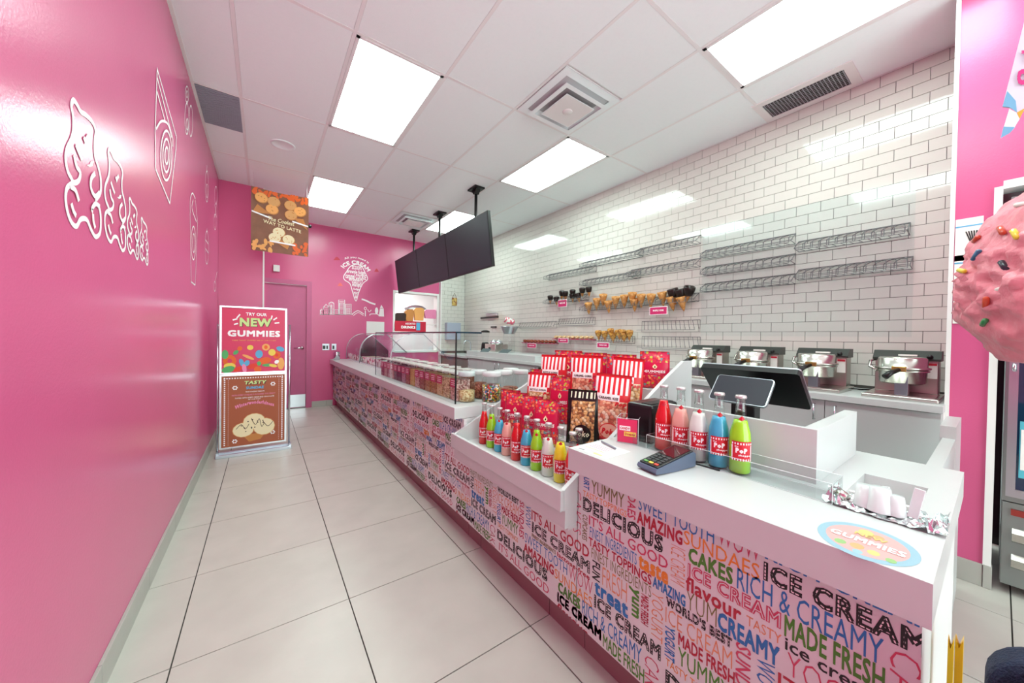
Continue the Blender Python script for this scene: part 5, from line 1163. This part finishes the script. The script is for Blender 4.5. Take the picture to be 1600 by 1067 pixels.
for k, (x, y, t) in enumerate(((60, 645, .2), (118, 655, .1), (172, 600, .3), (205, 605, .1), (275, 590, .25), (272, 625, .1), (325, 622, -.1), (368, 572, .2), (430, 562, .1))):
    wcone(850+x/S4, 360+y/S4, 'choc', 'chocolate dipped cone, %s from the left in the small dark group' % ORD[k], t, .9)
for k, (x, y, t) in enumerate(((428, 712, .15), (508, 672, .2), (570, 630, .2), (618, 695, .1), (690, 655, .2), (772, 640, .15), (850, 615, .2), (868, 672, .1), (935, 632, .15), (1030, 632, .2), (1135, 612, .0), (1220, 655, -.1), (1320, 655, -.1))):
    wcone(850+x/S4, 360+y/S4, 'plain', 'plain waffle cone, %s from the left in the long middle row' % ORD[k], t, 1.2)
for k, (x, y, t) in enumerate(((1240, 592, -.1), (1318, 596, -.1), (1395, 572, .35))):
    wcone(850+x/S4, 360+y/S4, 'choc', 'large chocolate dipped cone, %s of three at the right end of the plain cones' % ORD[k], t, 1.2)
S6 = 7.2727
for k, (x, y, t) in enumerate(((690, 290, .1), (762, 298, .1), (830, 270, .1), (855, 315, .1), (915, 280, -.1), (965, 285, .2), (985, 310, .2), (1045, 290, .2))):
    wcone(840+x/S6, 480+y/S6, 'nut', 'caramel and nut dipped cone, %s from the left in the lower row' % ORD[k], t, .88)
for u0, u1, v, m, t in ((818, 869, 533, 'fill_rust', 'row of dark wrapped sweets on a lower wall rail'), (866, 928, 527, 'fill_almond', 'row of pale wrapped sweets on a lower wall rail')):
    a = at(u0, v, 'x', XR-.05); b = at(u1, v-2, 'x', XR-.05); n = 9
    rl = tag(MB().box(XR-.09, XR-.0005, b.y, a.y, a.z-.03, a.z-.02).build('sweet_rail', mat('rail_red', '#b0305a')), t.replace('row', 'red edged rail with a row'), 'rail')
    for k in range(n):
        y = b.y+(a.y-b.y)*(k+.5)/n
        o = MB().ball((0, 0, 0), (.04, .03, .024), 8).build('wrapped_sweet', MATS[m]); o.location = (XR-.05, y, a.z+.005); tag(o, t.replace('row of ', '').replace('sweets on a lower wall rail', 'sweet on its rail, %s from the right end' % ORD[k]), 'candy', t)
for u0, v0, u1, v1, t in ((872, 469, 886, 479, 'pink price tag under the small chocolate dipped cones'), (1015, 480, 1043, 491, 'large pink price tag below the plain waffle cones'), (872, 528, 888, 536, 'pink price tag on the pale sweets rail'), (933, 535, 952, 544, 'pink price tag below the caramel dipped cones'), (824, 536, 838, 544, 'pink price tag on the dark sweets rail')):
    a = at(u0, v0, 'x', XR-.13); b = at(u1, v1, 'x', XR-.13)
    e = MB().box(XR-.133, XR-.13, b.y, a.y, b.z, a.z, b=.001).build('price_tag', wprint); tag(e, t, 'price tag', 'pink price tags on the racks')
    g = MB().box(XR-.1345, XR-.1332, b.y+.008, a.y-.008, b.z+.006, a.z-.006, 0); hh = a.z-b.z; ww = a.y-b.y
    put_text(g, 'WAFFLE CONE' if ww > .15 else 'CONES', (XR-.1348, a.y-.2*ww, b.z+hh*.42), (0, -.6*ww, 0), (0, 0, hh*.22), 1, off=.03, res=1)
    g.build('tag_print', [mat('tag_pink', '#c72b66', rough=.4), wprint], e)

# ================================================================== CEILING FITTINGS
def diffuser(cx, cy, s, label):
    e = empty('air_diffuser', (cx, cy, H), 0, label, 'air vent', 'square ceiling air diffusers')
    MB().prism([(-s, -s), (s, -s), (s, s), (-s, s)], 'z', .0, .011).build('back_plate', gridm, e)
    f = MB()
    def ring(r0, z0, r1, z1):
        for k in range(4):
            M = Matrix.Rotation(PI/2*k, 4, 'Z'); f.add([(-r0, -r0, z0), (r0, -r0, z0), (r1, -r1, z1), (-r1, -r1, z1)], [(0, 1, 2, 3)], 0, False, M); f.add([(-r0, -r0, z0-.003), (r0, -r0, z0-.003), (r1, -r1, z1-.003), (-r1, -r1, z1-.003)], [(3, 2, 1, 0)], 0, False, M)
    ring(s, -.004, s*.80, -.004); ring(s*.78, -.05, s*.62, -.01); ring(s*.66, -.05, s*.78, -.05)
    ring(s*.50, -.055, s*.36, -.012); ring(s*.52, -.055, s*.5, -.055)
    f.build('louvre', ceilm, e)
    MB().prism([(-s*.5, -s*.5), (s*.5, -s*.5), (s*.5, s*.5), (-s*.5, s*.5)], 'z', -.058, -.052).build('centre_plate', whitep, e)
    MB().lathe([(s*.12, -.062), (s*.14, -.058)], 16).build('centre_disc', whitep, e)
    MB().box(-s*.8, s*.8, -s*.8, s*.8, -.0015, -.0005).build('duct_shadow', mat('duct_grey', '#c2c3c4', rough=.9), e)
    return e
d0 = diffuser(1.978, 2.097, .29, 'square white air diffuser with round centre in the middle of the ceiling')
copy_tree(d0, None, (1.978, 5.69, H), None, 'square white air diffuser far back, beside the hanging menu screens')
vg = empty('return_grille', (-.30, 3.94, H), 0, 'grey slatted air grille beside the left pink wall', 'air vent')
MB().box(-.137, .137, -.30, .30, .002, .011).build('backing', dgrey, vg)
for k in range(26): MB().box(-.134, .134, -.292+.0232*k, -.280+.0232*k, -.004, .002).build('slat', mat('vent_grey', '#a3a9b4', rough=.6), vg)
vg = empty('mesh_grille', (3.335, .915, H), 0, 'dark mesh air grille with white frame beside the tiled wall', 'air vent')
f_ = MB()
for b4 in ((-.17, .17, -.30, -.245), (-.17, .17, .245, .30), (-.17, -.115, -.245, .245), (.115, .17, -.245, .245)): f_.box(*b4, -.008, 0)
f_.build('frame', whitep, vg); MB().box(-.115, .115, -.245, .245, -.001, 0).build('backing', black, vg)
for k in range(24): MB().box(-.113, .113, -.24+.0205*k, -.236+.0205*k, -.006, -.001).build('slat', alum, vg)
gr_ = MB()
for k in range(10): gr_.box(-.11+.024*k, -.107+.024*k, -.244, .244, -.0075, -.006)
gr_.build('cross_bars', alum, vg)
tag(MB().lathe([(.105, 0), (.105, -.006), (.09, -.010), (.085, -.006), (0, -.006)], 28, c=(.147, 4.26, H)).build('ceiling_speaker', ceilm), 'round white ceiling speaker between the grille and the autumn poster', 'speaker')

# ================================================================== RIGHT FOREGROUND
# cooler in the wall opening
co = empty('drinks_cooler', (PX+.3, -.45, 0), 0, 'tall stainless drinks cooler with glass door set into the pink wall', 'cooler')
def cl(mb, n, m, par=None):
    o = mb.build(n, m, par or co); 
    if par is None: local(o, co)
    return o
cl(MB().box(PX+.06, PX+.68, -.93, -.022, .04, 2.0), 'cabinet', mat('cooler_steel', '#8f9494', rough=.3, metal=.9))
cl(MB().box(PX+.005, PX+.06, -.93, -.022, .47, 2.0).box(PX+.005, PX+.06, -.93, -.025, .05, .465), 'front_frame', mat('cooler_front', '#98a09e', rough=.28, metal=.8))
cl(MB().box(PX-.018, PX+.004, -.92, -.032, .50, .54).box(PX-.018, PX+.004, -.92, -.032, 1.95, 1.99).box(PX-.018, PX+.004, -.060, -.032, .54, 1.95).box(PX-.018, PX+.004, -.92, -.88, .54, 1.95), 'door_frame', alum)
cl(MB().box(PX-.004, PX+.003, -.88, -.060, .54, 1.95), 'door_glass', mat('cooler_glass', '#16324a', rough=.05, coat=.5))
cl(MB().tube([(PX-.018, -.046, 1.16), (PX-.04, -.046, 1.16), (PX-.04, -.046, 1.13), (PX-.018, -.046, 1.13)], .007, 6), 'door_handle', chrome)
cl(MB().box(PX-.0065, PX-.0045, -.30, -.068, .60, .88), 'door_sticker', mat('sticker_teal', '#56b8c8'))
cl(MB().box(PX-.009, PX-.0066, -.29, -.072, .64, .84), 'sticker_panel', paper)
cl(MB().box(PX-.004, PX+.004, -.90, -.05, .405, .435), 'red_strip', mat('strip_red', '#8f2f28'))
for z in (.34, .21): cl(MB().prism([(PX+.004, z), (PX-.02, z-.02), (PX-.012, z-.06), (PX+.004, z-.07)], 'y', -.90, -.055), 'louvre', steel)
# giant ice cream scoop prop
SCX, SCY, SCZ, SR = 2.296, -.322, 1.498, .42
gi = empty('giant_ice_cream', (SCX, SCY, 0), 0, 'giant pink ice cream scoop prop with coloured sprinkles', 'prop')
from mathutils import noise
bm = bmesh.new(); bmesh.ops.create_icosphere(bm, subdivisions=6, radius=1)
def scoop_pt(d):
    d = d.normalized(); z = d.z
    r = SR*(1+.045*noise.noise(d*4)+.03*noise.noise(d*9)+.018*abs(noise.noise(d*22)))
    if -.35 < z < .35: r += .034*(noise.noise(d*13)+noise.noise(d*28)*.7)*math.cos(z*PI/.7)
    p = d*r
    fl_ = -.72*SR
    if p.z < fl_: p.z = fl_-(fl_-p.z)*.12
    if p.z < 0: p.x *= 1+.06*math.sin(-p.z/SR*PI); p.y *= 1+.06*math.sin(-p.z/SR*PI)
    return p
for v in bm.verts: v.co = scoop_pt(v.co.copy())
me = D.meshes.new('scoop'); bm.to_mesh(me); bm.free(); me.polygons.foreach_set('use_smooth', [True]*len(me.polygons))
me.materials.append(mat('strawberry_resin', '#dd8390', rough=.4, var=.14, vscale=9, bump=.9, bscale=28, coat=.15))
obj('scoop', me, gi, (0, 0, SCZ))
scols = [('#2a2a38', 'navy'), ('#c94a2c', 'red-orange'), ('#2f8a4a', 'green'), ('#e3c83c', 'yellow'), ('#e9e2dc', 'white'), ('#35688a', 'blue')]
spm = [mat('sprinkle_%s' % n, c, rough=.3, coat=.4) for c, n in scols]
sprm = [MB().tube([(-.022, 0, 0), (-.018, 0, 0), (.018, 0, .003), (.022, 0, .003)], [.004, .0085, .0085, .004], 8).mesh('sprinkle', m) for m in spm]
# directions of sprinkles seen in the photograph plus random ones elsewhere
SPX = [(1565, 322, 2), (1549, 330, 1), (1592, 318, 4), (1565, 360, 1), (1527, 374, 1), (1507, 395, 0), (1530, 399, 5), (1565, 415, 0), (1512, 423, 3), (1592, 367, 3), (1564, 452, 4), (1551, 472, 1), (1508, 481, 2), (1500, 486, 3), (1547, 505, 2), (1507, 515, 1), (1576, 300, 1)]
cen = Vector((SCX, SCY, SCZ)); o_ = Vector((0, 0, CZ))
def place_spr(d, mi):
    d = d.normalized(); p = scoop_pt(d.copy()); s = obj('sprinkle', sprm[mi], gi, Vector((0, 0, SCZ))+p+d*.002)
    q = d.to_track_quat('Z', 'Y'); s.rotation_mode = 'QUATERNION'
    from mathutils import Quaternion
    s.rotation_quaternion = q @ Quaternion((0, 0, 1), random.uniform(0, PI))
for u, v, mi in SPX:
    dd = (at(u, v, 'x', 2.0)-o_).normalized(); oc = o_-cen; b = dd.dot(oc); c = oc.dot(oc)-SR*SR*1.02; disc_ = b*b-c
    if disc_ < 0: continue
    t = -b-math.sqrt(disc_); place_spr(o_+dd*t-cen, mi)
for k in range(60):
    d = Vector((random.gauss(0, 1), random.gauss(0, 1), random.gauss(0, 1)))
    d.normalize()
    if d.z < -.45: continue
    if d.x < .1 and d.y > -.75: continue
    place_spr(d, k % 6)
MB().lathe([(.06, 0), (.075, .9), (.13, SCZ-.72*SR-.03), (.11, SCZ-.72*SR)], 28).build('cone', waf, gi)
MB().lathe([(.17, 0), (.17, .03), (.06, .05)], 28).build('foot', dgrey, gi)
# hanging white pennant sign
pn = empty('hanging_pennant', (2.4, -.06, 2.5), math.radians(0), 'pale lilac banner with magenta lettering and blue ribbon end at top right', 'banner')
def P4(u, v, d=0): p = at(u, v, 'x', 2.4); return (p.x-d, p.y, p.z)
nb = MB()
def poly(pts, mi, d, th=.003):
    vs_ = [P4(u, v, d) for u, v in pts]; k = len(vs_); nb.add(vs_+[(x+th, y, z) for x, y, z in vs_], [tuple(range(k)), tuple(range(k, 2*k))[::-1]]+[(i, (i+1) % k, k+(i+1) % k, k+i) for i in range(k)], mi)
poly([(1600, 35), (1566, 167), (1582, 170), (1589, 176), (1640, 160), (1640, -60)], 0, 0)
poly([(1574, 143), (1566, 167), (1577, 168), (1589, 176), (1587, 158)], 1, .004)
poly([(1577, 170), (1568, 200), (1584, 201), (1593, 186), (1588, 176)], 2, .002)
poly([(1568, 198), (1563.5, 216), (1578, 208), (1586, 199)], 1, .004)
poly([(1589, 176), (1593, 186), (1600, 172), (1620, 150), (1600, 170)], 3, .002)
put_text(nb, 'Oh', (0,)*3, (0,)*3, (0,)*3, 4, off=.06, bend=lambda a, b: P4(1589+30*a, 135-25*b-4*a, .006))
put_text(nb, 'TO', (0,)*3, (0,)*3, (0,)*3, 4, off=.06, bend=lambda a, b: P4(1596+34*a, 100-20*b-4*a, .006))
local(nb.build('banner_sheet', [mat('lilac_sheet', '#dcdcea', rough=.5), mat('ribbon_blue', '#76b6d8', rough=.5), wprint, mat('ribbon_gold', '#dcb040'), mat('letter_magenta', '#d83a8c')], pn), pn)
p = at(1600, 35, 'x', 2.4); q = at(1630, -50, 'x', 2.4)
local(MB().tube([(2.4, q.y, q.z), (2.4, q.y, H)], .0015, 4).build('hanging_cord', MATS['clear_cord'], pn), pn)
# clipboard cards on the pink wall
for k, (u0, v0, u1, v1, t) in enumerate(((1491, 344, 1535, 404, 'white card with blue line and fan print, top of three on the pink wall'), (1489, 400, 1512, 449, 'white card with blue line, middle of three on the pink wall'), (1485.5, 452, 1512, 505, 'white card with blue line, lowest of three on the pink wall'))):
    a = at(u0, v0, 'x', PX-.01); b = at(u1, v1, 'x', PX-.01); a.y = min(a.y, .152)
    e = tag(MB().box(PX-.006, PX-.0005, b.y, a.y, b.z, a.z).build('wall_card', paper), t, 'card', 'white cards pinned on the pink wall')
    MB().box(PX-.0072, PX-.0062, b.y, a.y, a.z-.045, a.z-.038).build('blue_line', blue_p, e)
    if k == 0:
        fn = MB()
        for q in range(7): fn.prism([(a.y-.055-.004*q+.0, a.z-.13), (a.y-.05-.004*q, a.z-.13), (a.y-.033-.009*q, a.z-.07), (a.y-.038-.009*q, a.z-.07)], 'x', PX-.0074, PX-.0066)
        fn.build('fan_print', dgrey, e)
tag(MB().ball((3.0, .078, H-.012), (.075, .06, .035), 16).build('security_camera', mat('gloss_black', '#0d0d10', rough=.05)), 'glossy black dome camera on the ceiling at top right', 'camera')
# yellow floor sign (folded), seen edge on, and navy chair back
yl = mat('yellow_plastic', '#e6bd1c', rough=.35)
ys = empty('folded_floor_sign', (1.30, .035, 0), 0, 'folded yellow plastic floor sign standing beside the till counter end', 'floor sign')
b0 = at(1490, 991, 'y', .040); 
YX = .98
for u0, u1, vt, dx in ((1482, 1491.5, 990, 0), (1492.5, 1506, 993, .02)):
    a = at(u0, vt, 'x', 1.20+dx); b = at(u1, vt, 'x', 1.20+dx)
    local(MB().prism([(a.y+.001, 0), (a.y-.0005, a.z), ((a.y+b.y)/2, a.z-.02), (b.y, a.z+.003), (b.y, 0)], 'x', 1.18+dx*1.6, 1.20+dx*1.6).build('panel', yl, ys), ys)
nv = mat('navy_fabric', '#16233d', rough=.8, var=.25, vscale=60, bump=.6, bscale=250)
nc = empty('navy_armchair', (1.05, -.30, 0), 0, 'rounded navy fabric chair back at the bottom right corner', 'chair')
def rslabx(x0, x1, y0, y1, z0, z1, r, par, name):
    pts = [(y0, z0), (y1, z0)]
    for k in range(7): t = PI/2*k/6; pts.append((y1-r+r*math.cos(t), z1-r+r*math.sin(t)))
    for k in range(7): t = PI/2+PI/2*k/6; pts.append((y0+r+r*math.cos(t), z1-r+r*math.sin(t)))
    o = local(MB().prism(pts, 'x', x0, x1).build(name, nv, par), par)
    bv = o.modifiers.new('b', 'BEVEL'); bv.width = min(.018, (x1-x0)*.45); bv.segments = 3; bv.limit_method = 'ANGLE'; bv.angle_limit = 1.0
    return o
rslabx(.98, 1.06, -.52, .004, .36, .752, .07, nc, 'backrest')
rslabx(.90, .979, -.50, -.028, .36, .775, .07, nc, 'back_cushion')
local(MB().box(.55, .98, -.50, -.01, .34, .44, b=.03).build('seat', nv, nc), nc)
for x, y in ((.58, -.47), (.58, -.05), (1.03, -.49), (1.03, -.04)): local(MB().tube([(x, y, .35), (x, y, 0)], [.018, .012], 8).build('leg', black, nc), nc)
